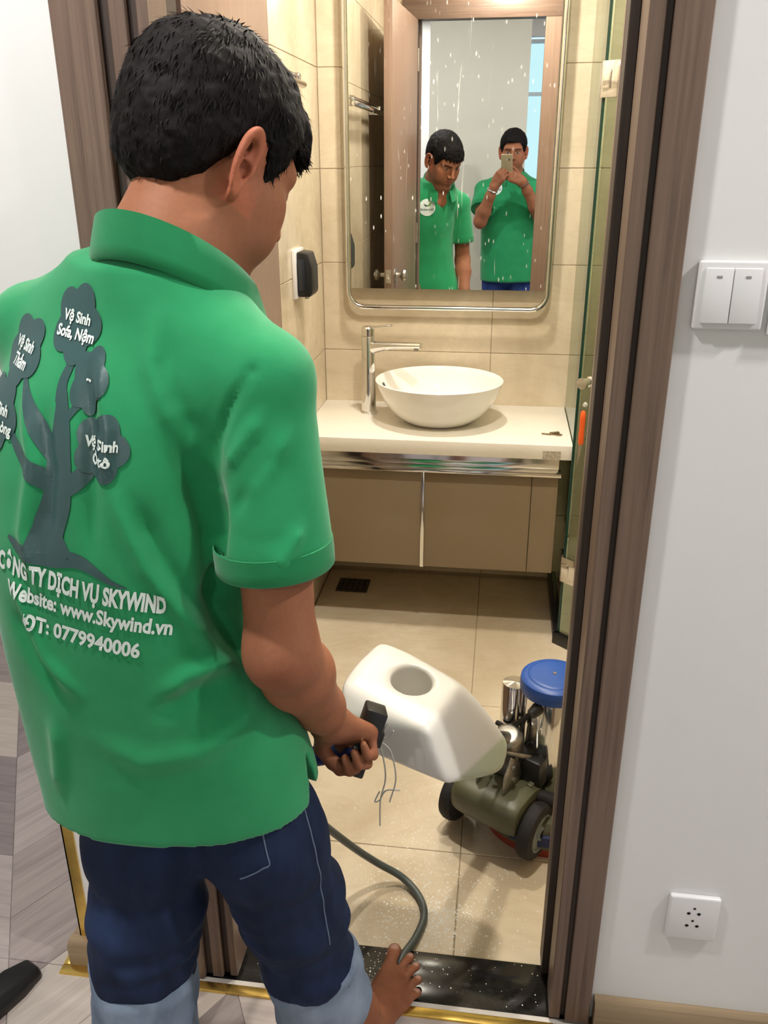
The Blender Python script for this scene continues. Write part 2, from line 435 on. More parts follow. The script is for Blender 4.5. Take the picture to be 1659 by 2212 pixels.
# gold floor strip round the foot of the wall
g = struct('trim_1')
MB().box(-0.812, 0.16, 1.135, 1.155, -0.012, 0.005).build('floor_strip', M['gold'], g, bevel=0.002)
MB().box(0.16, 2.4, 1.142, 1.155, -0.012, 0.003).build('floor_strip', M['gold'], g, bevel=0.001)
MB().prism([(-0.812, 1.155, -0.012), (-0.786, 1.155, -0.012), (-0.786, 4.5, -0.012), (-0.812, 4.5, -0.012)], (0, 0, 0.017)).build('floor_strip', M['gold'], g, bevel=0.002)
g = struct('trim_2')   # gold edge guard on the free corner of the wall
MB().box(XEND - 0.003, XEND + 0.020, YF - 0.003, YF - 0.0002, 0.062, HC).build('corner_guard_face', M['gold'], g)
MB().box(XEND - 0.003, XEND - 0.0002, YF - 0.003, YF + 0.02, 0.062, HC).build('corner_guard_side', M['gold'], g)
bw = wood('light_wood_baseboard', srgb(116, 96, 72), srgb(160, 138, 108), 0.5, 'X', 70)
b = struct('baseboard_right')
prof = [(0, 1.155, 0.0), (0, 1.155, 0.052), (0, 1.162, 0.062), (0, YF, 0.062), (0, YF, 0.0)]
MB().prism([(0.232, y, z) for _, y, z in prof], (2.16, 0, 0)).build('baseboard_panel', bw, b)
b = struct('baseboard_left')
MB().prism([(XEND - 0.022, y, z) for _, y, z in prof], (XEND * -1 + 0.022 - 0.585, 0, 0)).build('baseboard_panel', bw, b)
MB().box(XEND - 0.022, XEND, YF, 4.5, 0, 0.06).build('baseboard_panel', bw, b, bevel=0.004)

# ------------------------------------------------------------------ door frame and door
df = struct('trim_door_frame')
def jamb(pts, mat, name, z0=0.0, z1=DTOP + 0.06):
    MB().prism([(x, y, z0) for x, y in pts], (0, 0, z1 - z0)).build(name, mat, df, bevel=0.0015, seg=1)
# right side: flat casing, groove, inner band, rebated jamb, stop
jamb([(0.181, 1.163), (0.225, 1.163), (0.225, YF), (0.181, YF)], M['frame'], 'casing')
jamb([(0.172, 1.176), (0.1815, 1.176), (0.1815, 1.20), (0.172, 1.20)], M['framedark'], 'casing_groove')
jamb([(0.152, 1.168), (0.1722, 1.168), (0.1722, 1.24), (0.152, 1.24)], M['frame'], 'jamb_band')
jamb([(0.155, 1.24), (0.172, 1.24), (0.172, 1.29), (0.155, 1.29)], M['framedark'], 'seal')
jamb([(0.141, 1.262), (0.1552, 1.262), (0.1552, 1.302), (0.141, 1.302)], M['framedark'], 'door_stop')
jamb([(0.1405, 1.302), (0.215, 1.302), (0.215, 1.316), (0.1405, 1.316)], M['doorw'], 'inner_casing', 0.0, DTOP - 0.009)
jamb([(0.172, 1.20), (0.18, 1.20), (0.18, 1.31), (0.172, 1.31)], M['frame'], 'jamb_back')
# left side
jamb([(-0.580, 1.163), (-0.519, 1.163), (-0.519, YF), (-0.580, YF)], M['frame'], 'casing')
jamb([(-0.5195, 1.176), (-0.505, 1.176), (-0.505, 1.20), (-0.5195, 1.20)], M['framedark'], 'casing_groove')
jamb([(-0.5052, 1.170), (-0.484, 1.170), (-0.484, 1.21), (-0.5052, 1.21)], M['frame'], 'jamb_band')
jamb([(-0.4842, 1.182), (-0.471, 1.182), (-0.471, 1.21), (-0.4842, 1.21)], M['framedark'], 'seal')
jamb([(-0.4712, 1.176), (-0.456, 1.176), (-0.456, 1.245), (-0.4712, 1.245)], M['frame'], 'jamb_band')
jamb([(-0.475, 1.245), (-0.462, 1.245), (-0.462, 1.30), (-0.475, 1.30)], M['framedark'], 'door_stop')
jamb([(-0.54, 1.304), (-0.475, 1.304), (-0.475, 1.316), (-0.54, 1.316)], M['doorw'], 'inner_casing', 0.0, DTOP - 0.009)
jamb([(-0.512, 1.20), (-0.475, 1.20), (-0.475, 1.304), (-0.512, 1.304)], M['framedark'], 'jamb_back')
# head
fx = M['frame']; wx = wood('brown_frame_laminate_head', srgb(84, 66, 56), srgb(124, 102, 88), 0.42, 'X')
MB().box(-0.58, 0.225, 1.163, YF, DTOP + 0.03, DTOP + 0.11).build('head_casing', wx, df, bevel=0.0015)
MB().box(-0.512, 0.18, YF, 1.302, DTOP, DTOP + 0.04).build('head_jamb', M['framedark'], df, bevel=0.0015)
MB().box(-0.54, 0.215, 1.303, 1.316, DTOP - 0.008, DTOP + 0.075).build('head_inner_casing', wx, df, bevel=0.0015)

d = struct('door_1')
dh = V(-0.463, 1.322); de = V(-0.505, 1.963); dd = nrm(de - dh); dn = V(dd[1], -dd[0])  # dn points to +X
def dpt(s, o, z): p = dh + dd * s + dn * o; return (p[0], p[1], z)
L = np.linalg.norm(de - dh); T = 0.038
MB().prism([dpt(0, 0, 0.012), dpt(L, 0, 0.012), dpt(L, -T, 0.012), dpt(0, -T, 0.012)], (0, 0, DTOP - 0.022)).build('door_slab', M['doorw'], d, bevel=0.0015)
zk = 1.005
for sgn, o0 in ((1, 0.0), (-1, -T)):
    ax = V(dn[0] * sgn, dn[1] * sgn, 0)
    kp = V(*dpt(L - 0.062, o0, zk))
    k = MB().lathe([(0.0, 0.0), (0.031, 0.0), (0.031, 0.004), (0.014, 0.008), (0.011, 0.02), (0.013, 0.027), (0.023, 0.033), (0.028, 0.043), (0.025, 0.053), (0.012, 0.058), (0.0, 0.059)], kp, 28, axis=ax)
    k.build('door_knob', M['steel'], d)
ep = V(*dpt(L, -T / 2, zk))
MB().obox(ep, (V(dn[0], dn[1], 0), V(dd[0], dd[1], 0), V(0, 0, 1)), (0.012, 0.0016, 0.03)).build('latch_plate', M['steel'], d, bevel=0.0006)
MB().obox(ep + V(dd[0], dd[1], 0) * 0.006, (V(dn[0], dn[1], 0), V(dd[0], dd[1], 0), V(0, 0, 1)), (0.007, 0.006, 0.011)).build('latch_bolt', M['chrome'], d, bevel=0.002)
for z in (0.25, 1.1, 1.9):
    MB().cyl(V(dh[0] + 0.002, dh[1] - 0.008, z), V(dh[0] + 0.002, dh[1] - 0.008, z + 0.1), 0.006, n=12).build('hinge', M['steel'], d)

# ------------------------------------------------------------------ vanity wall
mr = thing('wall_mirror', 'tall soap-spotted wall mirror in a rounded chrome tube frame above the basin', 'mirror')
MB().box(-0.518, 0.140, 2.9905, 2.9955, 1.092, 2.22).build('mirror_glass', M['mirror'], mr)
fx0, fx1, fz0, fz1, fr_ = -0.528, 0.150, 1.028, 2.26, 0.055
def rrect(x0, x1, z0, z1, r, y, n=8):
    pts = []
    for cx, cz, a0 in ((x1 - r, z1 - r, 0), (x0 + r, z1 - r, 90), (x0 + r, z0 + r, 180), (x1 - r, z0 + r, 270)):
        for a in np.linspace(a0, a0 + 90, n): pts.append((cx + r * math.cos(math.radians(a)), y, cz + r * math.sin(math.radians(a))))
    return pts
MB().tube(rrect(fx0, fx1, fz0, fz1, fr_, 2.99), 0.0085, 12, closed=True).build('mirror_frame', M['chrome'], mr)
for x in (-0.5, 0.12):
    for z in (1.25, 2.0): MB().cyl((x, 2.994, z), (x, YM, z), 0.009, n=12).build('standoff', M['chrome'], mr)
MB().box(-0.516, 0.138, 2.9956, 3.002, 1.094, 2.21).build('backing', M['black'], mr)

ct = MB().box(XLW + 0.0005, 0.238, 2.581, YM - 0.0005, 0.634, 0.681).build('vanity_counter', M['quartz'], None, bevel=0.002)
tag(ct, 'thick white stone counter slab carrying the round basin', 'counter')

bs = thing('vessel_basin', 'round white ceramic vessel basin sitting on the white counter', 'basin')
BC0 = V(-0.196, 2.812, 0.6812)
prof = [(0.0, 0.0), (0.100, 0.0), (0.108, 0.003), (0.128, 0.014), (0.155, 0.036), (0.178, 0.064), (0.196, 0.095), (0.207, 0.123), (0.2120, 0.138), (0.2130, 0.1415), (0.2105, 0.1435), (0.2060, 0.1425), (0.200, 0.124), (0.188, 0.094), (0.168, 0.062), (0.138, 0.036), (0.085, 0.018), (0.035, 0.012), (0.0, 0.011)]
MB().lathe(prof, BC0, 72, 1.0, 0.955).build('bowl', M['ceramic'], bs, angle=60)
MB().lathe([(0, 0.0), (0.021, 0.0), (0.021, 0.003), (0.0, 0.004)], BC0 + V(0, 0, 0.0125), 24).build('drain_plug', M['chrome'], bs)
oa = math.radians(170)
op = BC0 + V(0.1935 * math.cos(oa), 0.1935 * 0.955 * math.sin(oa), 0.110)
on = nrm(V(-math.cos(oa), -math.sin(oa) * 0.955, 0.45))
MB().lathe([(0.0, 0.0015), (0.0085, 0.0015), (0.0095, 0.0)], op, 20, axis=on).build('overflow_hole', M['black'], bs)

fa = thing('basin_faucet', 'tall chrome single-lever faucet standing left of the basin', 'faucet')
FX, FY = -0.445, 2.885
MB().lathe([(0, 0), (0.030, 0), (0.030, 0.004), (0.0255, 0.009), (0.0235, 0.10), (0.0235, 0.262), (0.021, 0.268), (0, 0.268)], (FX, FY, 0.6812), 32).build('body', M['chrome'], fa)
sp = MB()
for i, tt in enumerate(np.linspace(0, 1, 9)):
    pass
P0 = V(FX, FY, 0.920); P1 = V(FX + 0.185, FY - 0.055, 0.932)
rg = []
dirs = nrm(P1 - P0); side = nrm(np.cross(dirs, V(0, 0, 1)))
for tt in np.linspace(0, 1, 10):
    c = P0 + (P1 - P0) * tt; wv = 0.021 - 0.004 * tt; top = 0.012 - 0.004 * tt; bot = -(0.030 * (1 - tt) ** 3 + 0.012 + 0.000 * tt)
    rg.append([c + side * wv * math.cos(a) * (1 if abs(math.cos(a)) > .01 else 1) + V(0, 0, 1) * (top if math.sin(a) > 0 else -bot) * math.sin(a) for a in np.linspace(0, 2 * math.pi, 20, endpoint=False)])
sp.rings(rg); sp.build('spout', M['chrome'], fa, angle=50)
MB().cyl(P1 - dirs * 0.017 + V(0, 0, -0.011), P1 - dirs * 0.017 + V(0, 0, -0.020), 0.009, n=20).build('aerator', M['steel'], fa)
MB().lathe([(0, 0), (0.0225, 0), (0.0225, 0.024), (0.018, 0.029), (0, 0.030)], (FX, FY, 0.951), 28).build('cartridge_cap', M['chrome'], fa)
lp = [V(FX + 0.002, FY - 0.002, 0.975), V(FX + 0.045, FY - 0.014, 0.984), V(FX + 0.085, FY - 0.026, 0.990)]
lm = MB()
for a, b_ in zip(lp[:-1], lp[1:]): pass
ld = nrm(lp[2] - lp[0]); ls = nrm(np.cross(ld, V(0, 0, 1))); lu = np.cross(ls, ld)
lm.obox((lp[0] + lp[2]) / 2, (ld, ls, lu), (0.042, 0.0085, 0.0035)); lm.build('lever', M['chrome'], fa, bevel=0.0025, seg=3)

ky = thing('door_key', 'small brass key with a short tag lying on the right end of the counter', 'key')
kb = V(0.183, 2.692, 0.6815)
brass = plain('worn_brass', (0.42, 0.33, 0.20, 1), 0.35, 0.9, vary=0.2, scale=200)
MB().lathe([(0.004, 0), (0.0125, 0), (0.0125, 0.0022), (0.004, 0.0022)], kb + V(0.016, 0, 0.0005), 20, 1, 0.85).build('bow', brass, ky)
kk = MB().obox(kb + V(-0.016, 0.004, 0.0015), (V(1, -0.25, 0), V(0.25, 1, 0), V(0, 0, 1)), (0.022, 0.0035, 0.0011))
kk.build('blade', brass, ky, bevel=0.0005)
for q in range(4): MB().obox(kb + V(-0.032 + 0.007 * q, 0.0015 - 0.0018 * q, 0.0015), (V(1, -0.25, 0), V(0.25, 1, 0), V(0, 0, 1)), (0.0022, 0.0028, 0.0009)).build('tooth', brass, ky)
MB().obox(kb + V(0.004, 0.010, 0.004), (V(1, 0.5, 0), V(-0.5, 1, 0), V(0, 0, 1)), (0.016, 0.0055, 0.003)).build('key_tag', brass, ky, bevel=0.001)

tp = MB().box(0.148, 0.203, 2.5800, 2.5808, 0.6345, 0.6625).build('tape_strip', plain('grey_tape', srgb(176, 166, 146), 0.5, vary=0.25, scale=140), None)
tag(tp, 'grey strip of tape stuck on the counter front edge at its right end', 'tape')

# cabinet under the counter
cb = thing('vanity_cabinet', 'wall-hung taupe vanity cabinet under the white counter', 'cabinet')
CY = 2.612
MB().box(XLW + 0.001, 0.2045, CY + 0.019, YM - 0.001, 0.228, 0.5775).build('body', M['cab'], cb)
MB().box(XLW + 0.0015, 0.202, 2.70, 2.71, 0.5776, 0.6335).build('recess_board', M['cabdark'], cb)
MB().box(XLW + 0.0015, 0.2045, 2.640, 2.648, 0.5776, 0.6335).build('mirror_strip', M['chrome'], cb)
MB().box(XLW + 0.0015, 0.2105, 2.592, 2.640, 0.5776, 0.5826).build('chrome_ledge', M['chrome'], cb, bevel=0.001)
MB().box(XLW + 0.0015, 0.2105, 2.590, 2.594, 0.572, 0.5826).build('chrome_lip', M['chrome'], cb, bevel=0.001)
d1 = MB().box(XLW + 0.002, -0.2350, CY, CY + 0.018, 0.228, 0.571).build('door', M['cab'], cb, bevel=0.001)
d2 = MB().box(-0.2215, 0.1205, CY, CY + 0.018, 0.228, 0.571).build('door', M['cab'], cb, bevel=0.001)
MB().box(-0.2345, -0.2220, CY - 0.005, CY + 0.018, 0.2265, 0.5715).build('handle_profile', M['chrome'], d2, bevel=0.0015)
MB().box(0.1225, 0.2045, CY, CY + 0.018, 0.228, 0.571).build('end_panel', M['cab'], cb, bevel=0.001)

dr = thing('floor_drain', 'square dark metal floor drain below the vanity cabinet', 'drain')
MB().box(-0.575, -0.455, 2.845, 2.955, FB + 0.0001, FB + 0.003).build('plate', plain('tarnished_steel', (0.10, 0.085, 0.07, 1), 0.5, 0.7, vary=0.3, scale=90), dr, bevel=0.001)
gm = plain('drain_slots', srgb(26, 22, 18), 0.7)
for i in range(5):
    for j in range(4):
        MB().box(-0.563 + 0.021 * i, -0.563 + 0.021 * i + 0.012, 2.857 + 0.024 * j, 2.857 + 0.024 * j + 0.014, FB + 0.0031, FB + 0.0034).build('slot', gm, dr)

# towel bar and dispenser on the tiled left wall
tb = thing('towel_bar', 'chrome towel bar on the left tiled wall', 'towel bar')
MB().tube([(-0.57, 1.80, 1.692), (-0.57, 2.575, 1.692)], 0.0095, 16).build('rail', M['chrome'], tb, bevel=0.002)
MB().tube([(-0.590, 1.80, 1.716), (-0.590, 2.575, 1.716)], 0.006, 12).build('rail', M['chrome'], tb)
for y in (1.83, 2.545):
    MB().box(XLW, -0.572, y - 0.012, y + 0.012, 1.684, 1.72).build('bracket', M['chrome'], tb, bevel=0.004)
dp = thing('wall_dispenser', 'black wall box on a white back plate beside the mirror', 'dispenser')
MB().box(XLW, XLW + 0.012, 2.585, 2.70, 1.11, 1.253).build('back_plate', M['white'], dp, bevel=0.003)
y0, y1 = 2.60, 2.69
MB().prism([(XLW + 0.012, y0, 1.115), (XLW + 0.050, y0, 1.115), (XLW + 0.058, y0, 1.128), (XLW + 0.058, y0, 1.20), (XLW + 0.046, y0, 1.243), (XLW + 0.012, y0, 1.247)], (0, y1 - y0, 0)).build('case', M['black'], dp, bevel=0.005)
MB().box(XLW + 0.016, XLW + 0.036, 2.595, 2.60, 1.135, 1.225).build('window_strip', plain('smoked_plastic', srgb(44, 48, 56), 0.15), dp, bevel=0.001)
MB().cyl((XLW + 0.03, 2.645, 1.105), (XLW + 0.03, 2.645, 1.116), 0.007, n=12).build('nozzle', M['steel'], dp)

# ------------------------------------------------------------------ shower enclosure
sh = thing('shower_enclosure', 'frameless glass shower screen with black base edging at the right', 'shower')
GX, GY = 0.240, 2.575
gd = nrm(V(1, -0.86)); gn = V(-gd[1], gd[0])
MB().box(GX - 0.0005, GX + 0.0055, GY, YM - 0.002, 0.032, 2.10).build('fixed_pane', M['pane'], sh)
def gp(s, o, z): return (GX + gd[0] * s + gn[0] * o, GY + gd[1] * s + gn[1] * o, z)
MB().prism([gp(0.008, -0.004, 0.036), gp(0.52, -0.004, 0.036), gp(0.52, 0.004, 0.036), gp(0.008, 0.004, 0.036)], (0, 0, 2.06)).build('door_pane', M['pane'], sh)
MB().box(GX - 0.0045, GX + 0.0045, GY - 0.0025, GY - 0.0002, 0.032, 2.10).build('pane_edge', M['glassedge'], sh)
MB().prism([gp(0.0055, -0.0042, 0.036), gp(0.0078, -0.0042, 0.036), gp(0.0078, 0.0042, 0.036), gp(0.0055, 0.0042, 0.036)], (0, 0, 2.06)).build('pane_edge', M['glassedge'], sh)
MB().box(GX - 0.016, GX + 0.004, GY - 0.01, YM - 0.002, FB, 0.030).build('base_edging', M['black'], sh, bevel=0.003)
MB().prism([gp(-0.012, -0.016, FB), gp(0.55, -0.016, FB), gp(0.55, 0.004, FB), gp(-0.004, 0.004, FB)], (0, 0, 0.042)).build('base_edging', M['black'], sh, bevel=0.002)
MB().prism([gp(0.535, -0.004, 0.03), gp(0.535 + 0.6, -0.004, 0.03), gp(0.535 + 0.6, 0.004, 0.03), gp(0.535, 0.004, 0.03)], (0, 0, 2.07)).build('end_pane', M['pane'], sh)
for z in (1.65, 0.225):
    hg = MB()
    hg.prism([gp(-0.001, -0.016, z), gp(0.060, -0.016, z), gp(0.060, -0.005, z), gp(-0.001, -0.005, z)], (0, 0, 0.088))
    ho = hg.build('hinge', M['chrome'], sh, bevel=0.0015)
    MB().prism([gp(0.003, -0.019, z + 0.022), gp(0.030, -0.019, z + 0.022), gp(0.030, -0.0162, z + 0.022), gp(0.003, -0.0162, z + 0.022)], (0, 0, 0.044)).build('hinge_knuckle', M['chrome'], ho, bevel=0.001)
    MB().box(GX - 0.010, GX - 0.0008, GY - 0.004, GY + 0.052, z, z + 0.088).build('hinge_plate', M['chrome'], ho, bevel=0.0015)
hp = V(*gp(0.043, -0.004, 0.895))
MB().lathe([(0, 0), (0.016, 0), (0.016, 0.006), (0.010, 0.010), (0.010, 0.028), (0.017, 0.032), (0.017, 0.046), (0, 0.048)], hp, 24, axis=V(-gn[0], -gn[1], 0)).build('door_knob', M['chrome'], sh)

sc = thing('scraper', 'small scraper with an orange handle hanging on the shower glass', 'scraper')
orange = plain('orange_plastic', srgb(226, 92, 28), 0.4, vary=0.05)
s0 = 0.030
rg = []
for z, wv, dv in ((0.805, 0.004, 0.003), (0.800, 0.008, 0.006), (0.785, 0.0095, 0.007), (0.750, 0.0085, 0.0065), (0.715, 0.010, 0.0065), (0.700, 0.008, 0.005)):
    rg.append([gp(s0 + 0.0025 + wv * math.cos(a), -0.013 + dv * math.sin(a), z) for a in np.linspace(0, 2 * math.pi, 16, endpoint=False)])
MB().rings(rg).build('handle', orange, sc)
MB().prism([gp(s0 - 0.004, -0.014, 0.702), gp(s0 + 0.008, -0.014, 0.702), gp(s0 + 0.004, -0.014, 0.655), gp(s0 - 0.006, -0.014, 0.625)], (gn[0] * 0.002, gn[1] * 0.002, 0)).build('blade', M['steel'], sc)
MB().lathe([(0, 0), (0.008, 0.0), (0.006, 0.006), (0, 0.007)], V(*gp(s0 + 0.002, -0.0045, 0.822)), 16, axis=V(-gn[0], -gn[1], 0)).build('suction_hook', plain('clear_suction_cup', srgb(210, 214, 205), 0.15), sc)

hk = thing('wall_hook', 'slim chrome hook on the back wall seen through the shower glass', 'hook')
MB().box(0.262, 0.278, YM - 0.006, YM, 1.665, 1.715).build('plate', M['chrome'], hk, bevel=0.002)
MB().tube(spline([(0.27, YM - 0.005, 1.70), (0.27, YM - 0.03, 1.695), (0.27, YM - 0.036, 1.672), (0.27, YM - 0.028, 1.663)], 5), 0.0035, 10).build('hook_arm', M['chrome'], hk)

# ------------------------------------------------------------------ switches and socket on the hall wall
def switch(name, label, x0, z0, sz=0.0865):
    o = thing(name, label, 'switch')
    MB().box(x0, x0 + sz, YF - 0.010, YF, z0, z0 + sz).build('plate', M['white'], o, bevel=0.003, seg=3)
    m_ = 0.0085; hw = (sz - 2 * m_ - 0.001) / 2
    for k in range(2):
        xa = x0 + m_ + k * (hw + 0.001)
        rk = MB().add([(xa, YF - 0.010, z0 + m_), (xa + hw, YF - 0.010, z0 + m_), (xa + hw, YF - 0.010, z0 + sz - m_), (xa, YF - 0.010, z0 + sz - m_),
                       (xa + 0.0004, YF - 0.0150, z0 + m_ + 0.0006), (xa + hw - 0.0004, YF - 0.0150, z0 + m_ + 0.0006), (xa + hw - 0.0004, YF - 0.0120, z0 + sz - m_ - 0.0006), (xa + 0.0004, YF - 0.0120, z0 + sz - m_ - 0.0006)],
                      [(4, 5, 6, 7), (0, 1, 5, 4), (1, 2, 6, 5), (2, 3, 7, 6), (3, 0, 4, 7)]).build('rocker', M['white'], o, bevel=0.0006)
        MB().box(xa + hw / 2 - 0.0032, xa + hw / 2 + 0.0032, YF - 0.0130, YF - 0.0120, z0 + sz - m_ - 0.0125, z0 + sz - m_ - 0.0095).build('indicator', M['whiteled'], rk)
    return o
switch('light_switch', 'white two-rocker light switch next to the brown door casing', 0.2465, 1.2945)
switch('light_switch', 'white light switch cut by the right edge of the picture', 0.3415, 1.288)
so = thing('power_socket', 'white double power socket low on the wall above the baseboard', 'socket')
MB().box(0.3365, 0.4215, YF - 0.011, YF, 0.232, 0.329).build('plate', M['white'], so, bevel=0.004, seg=3)
hole = plain('socket_hole', srgb(34, 34, 38), 0.6)
for zz in (0.292, 0.264):
    cx = 0.379
    MB().cyl((cx, YF - 0.0113, zz + 0.013), (cx, YF - 0.0105, zz + 0.013), 0.0025, n=12).build('earth_hole', hole, so)
    for s_ in (-1, 1):
        MB().box(cx + s_ * 0.0085 - 0.0018, cx + s_ * 0.0085 + 0.0018, YF - 0.0113, YF - 0.0105, zz - 0.0015, zz + 0.0045).build('pin_slot', hole, so)
        MB().box(cx + s_ * 0.0085 - 0.0035, cx + s_ * 0.0085 + 0.0035, YF - 0.0113, YF - 0.0105, zz + 0.0005, zz + 0.0028).build('pin_slot', hole, so)

# ------------------------------------------------------------------ floor machine
fm = thing('floor_polisher', 'floor cleaning machine with white tank, blue motor lid and rubber wheels', 'floor machine')
FW = nrm(V(0.50, 0.866, 0)); SD = V(0.866, -0.50, 0); UP = V(0, 0, 1)
AX = V(0.042, 1.637, 0.058)
olive = plain('olive_painted_casting', srgb(88, 88, 66), 0.42, vary=0.12, scale=25)
hubm = plain('grey_hub_plastic', srgb(140, 148, 146), 0.45, vary=0.06)
blue = plain('blue_plastic', srgb(36, 84, 168), 0.38, vary=0.05)
dkmetal = plain('dirty_aluminium', (0.36, 0.34, 0.30, 1), 0.35, 0.9, vary=0.25, scale=50)
for s_ in (-1, 1):
    wc = AX + SD * s_ * 0.105 + UP * 0.010
    ax = SD * s_
    wh = MB().lathe([(0.030, -0.020), (0.052, -0.020), (0.064, -0.015), (0.068, -0.007), (0.068, 0.007), (0.064, 0.015), (0.052, 0.019), (0.046, 0.019), (0.046, 0.012), (0.030, 0.012)], wc, 40, axis=ax).build('wheel', M['rubber'], fm)
    MB().lathe([(0.0, 0.017), (0.010, 0.017), (0.012, 0.020), (0.016, 0.020), (0.018, 0.013), (0.038, 0.013), (0.042, 0.018), (0.0462, 0.018), (0.0462, -0.018), (0.0, -0.018)], wc, 36, axis=ax).build('hub', hubm, wh)
    MB().lathe([(0.0, 0.0205), (0.0075, 0.0205), (0.0075, 0.016), (0, 0.016)], wc, 16, axis=ax).build('axle_hole', M['black'], wh)
# rounded housing across the axle
rg = []
for s_ in np.linspace(-0.086, 0.086, 12):
    e = 1 - 0.10 * (abs(s_) / 0.086) ** 6
    c = AX + SD * s_ + UP * 0.052 - FW * 0.0
    ring = []
    for a in np.linspace(0, 2 * math.pi, 28, endpoint=False):
        ca_, sa_ = math.cos(a), math.sin(a)
        fx_ = math.copysign(abs(ca_) ** 0.62, ca_) * 0.072 * e; fz_ = math.copysign(abs(sa_) ** 0.62, sa_) * 0.046 * e
        ring.append(c + FW * fx_ + UP * fz_)
    rg.append(ring)
MB().rings(rg).build('axle_housing', olive, fm, bevel=0.004)
for s_ in (-1, 1):
    arm = [AX + SD * s_ * 0.074 + FW * 0.03 + UP * 0.10, AX + SD * s_ * 0.074 + FW * 0.15 + UP * 0.10, AX + SD * s_ * 0.074 + FW * 0.15 + UP * 0.06, AX + SD * s_ * 0.074 + FW * 0.03 + UP * 0.05]
    MB().prism(arm, SD * 0.014 * -s_).build('side_arm', olive, fm, bevel=0.003)
MO = AX + SD * 0.055 + FW * 0.145
MO = V(MO[0], MO[1], 0.0)
MB().lathe([(0.0, 0.012), (0.150, 0.012), (0.160, 0.020), (0.160, 0.075), (0.150, 0.088), (0.10, 0.098), (0.0, 0.10)], MO, 48).build('brush_housing', olive, fm)
MB().lathe([(0.0, FB), (0.148, FB), (0.150, 0.012), (0.0, 0.012)], MO, 40).build('brush_ring', plain('red_bristles', srgb(150, 62, 44), 0.9, vary=0.3, scale=200), fm)
MB().lathe([(0.160, 0.030), (0.166, 0.034), (0.166, 0.060), (0.160, 0.064)], MO, 48).build('bumper', plain('navy_bumper', srgb(28, 46, 96), 0.6), fm)
MB().lathe([(0.0, 0.095), (0.062, 0.095), (0.066, 0.11), (0.066, 0.36), (0.0, 0.36)], MO, 40).build('motor_drum', M['chrome'], fm)
ld_ = MB().lathe([(0.0, 0.398), (0.052, 0.397), (0.060, 0.3955), (0.0615, 0.394), (0.070, 0.393), (0.0765, 0.388), (0.078, 0.380), (0.078, 0.360), (0.076, 0.355), (0.0, 0.353)], MO, 56).build('lid', blue, fm)
MB().lathe([(0, 0.4), (0.004, 0.4), (0.005, 0.397), (0, 0.397)], MO, 14).build('lid_screw', M['steel'], ld_)
CP = MO - SD * 0.095 - FW * 0.012
MB().lathe([(0.0, 0.09), (0.0305, 0.09), (0.0305, 0.335), (0.028, 0.342), (0.0, 0.344)], CP, 36).build('capacitor_can', M['chrome'], fm)
C2 = AX - SD * 0.005 + FW * 0.055
MB().tube(spline([C2 + UP * 0.10 - SD * 0.0, C2 + UP * 0.16, C2 + UP * 0.205 - FW * 0.01], 6), [0.036] * 12 + [0.026], 24).build('pivot_cover', dkmetal, fm, bevel=0.004)
for s_ in (-1, 1):
    c = AX + SD * s_ * 0.032 + FW * 0.005
    MB().prism([c + UP * 0.088 - FW * 0.04, c + UP * 0.088 + FW * 0.05, c + UP * 0.15 + FW * 0.03, c + UP * 0.185 - FW * 0.01, c + UP * 0.15 - FW * 0.035], SD * 0.006 * s_).build('pivot_bracket', dkmetal, fm, bevel=0.002)
    for q, (a_, b_) in enumerate(((0.12, 0.0), (0.155, -0.005))):
        MB().cyl(c + UP * a_ + FW * b_, c + UP * a_ + FW * b_ + SD * s_ * 0.012, 0.006, n=10).build('bolt', M['steel'], fm)
MB().tube(spline([c_ for c_ in (AX + SD * 0.08 + UP * 0.12 + FW * 0.12, AX + SD * 0.03 + UP * 0.165 + FW * 0.035, AX - SD * 0.02 + UP * 0.178 + FW * 0.0)], 6), 0.006, 10).build('lock_rod', dkmetal, fm)
cabm = plain('black_cable_sheath', srgb(20, 20, 20), 0.5)
MB().tube(spline([CP + UP * 0.24 - SD * 0.02 - FW * 0.04, CP + UP * 0.25 + SD * 0.02 - FW * 0.05, MO - FW * 0.072 - SD * 0.012 + UP * 0.325, MO - FW * 0.066 + UP * 0.333], 8), 0.0065, 10).build('lead', cabm, fm)
MB().cyl(MO - FW * 0.06 - SD * 0.004 + UP * 0.335, MO - FW * 0.082 - SD * 0.012 + UP * 0.325, 0.016, 0.012, 16).build('cable_gland', M['black'], fm)
MB().tube(spline([MO - FW * 0.066 - SD * 0.035 + UP * 0.29, MO - FW * 0.085 - SD * 0.045 + UP * 0.22, MO - FW * 0.09 - SD * 0.03 + UP * 0.15], 6), 0.004, 8).build('lead', cabm, fm)
MB().obox(MO - FW * 0.078 - SD * 0.01 + UP * 0.175, (FW, SD, UP), (0.022, 0.040, 0.038)).build('terminal_box', M['black'], fm, bevel=0.008)
MB().tube(spline([MO - FW * 0.09 - SD * 0.06 + UP * 0.13, MO - FW * 0.10 + SD * 0.0 + UP * 0.125, MO - FW * 0.085 + SD * 0.07 + UP * 0.12], 6), 0.017, 14).build('rubber_boot', M['rubber'], fm)
MB().tube(spline([AX + SD * 0.01 + FW * 0.06 + UP * 0.15, AX + SD * 0.05 + FW * 0.09 + UP * 0.14, AX + SD * 0.085 + FW * 0.11 + UP * 0.12], 6), 0.019, 14).build('rubber_boot', M['rubber'], fm)
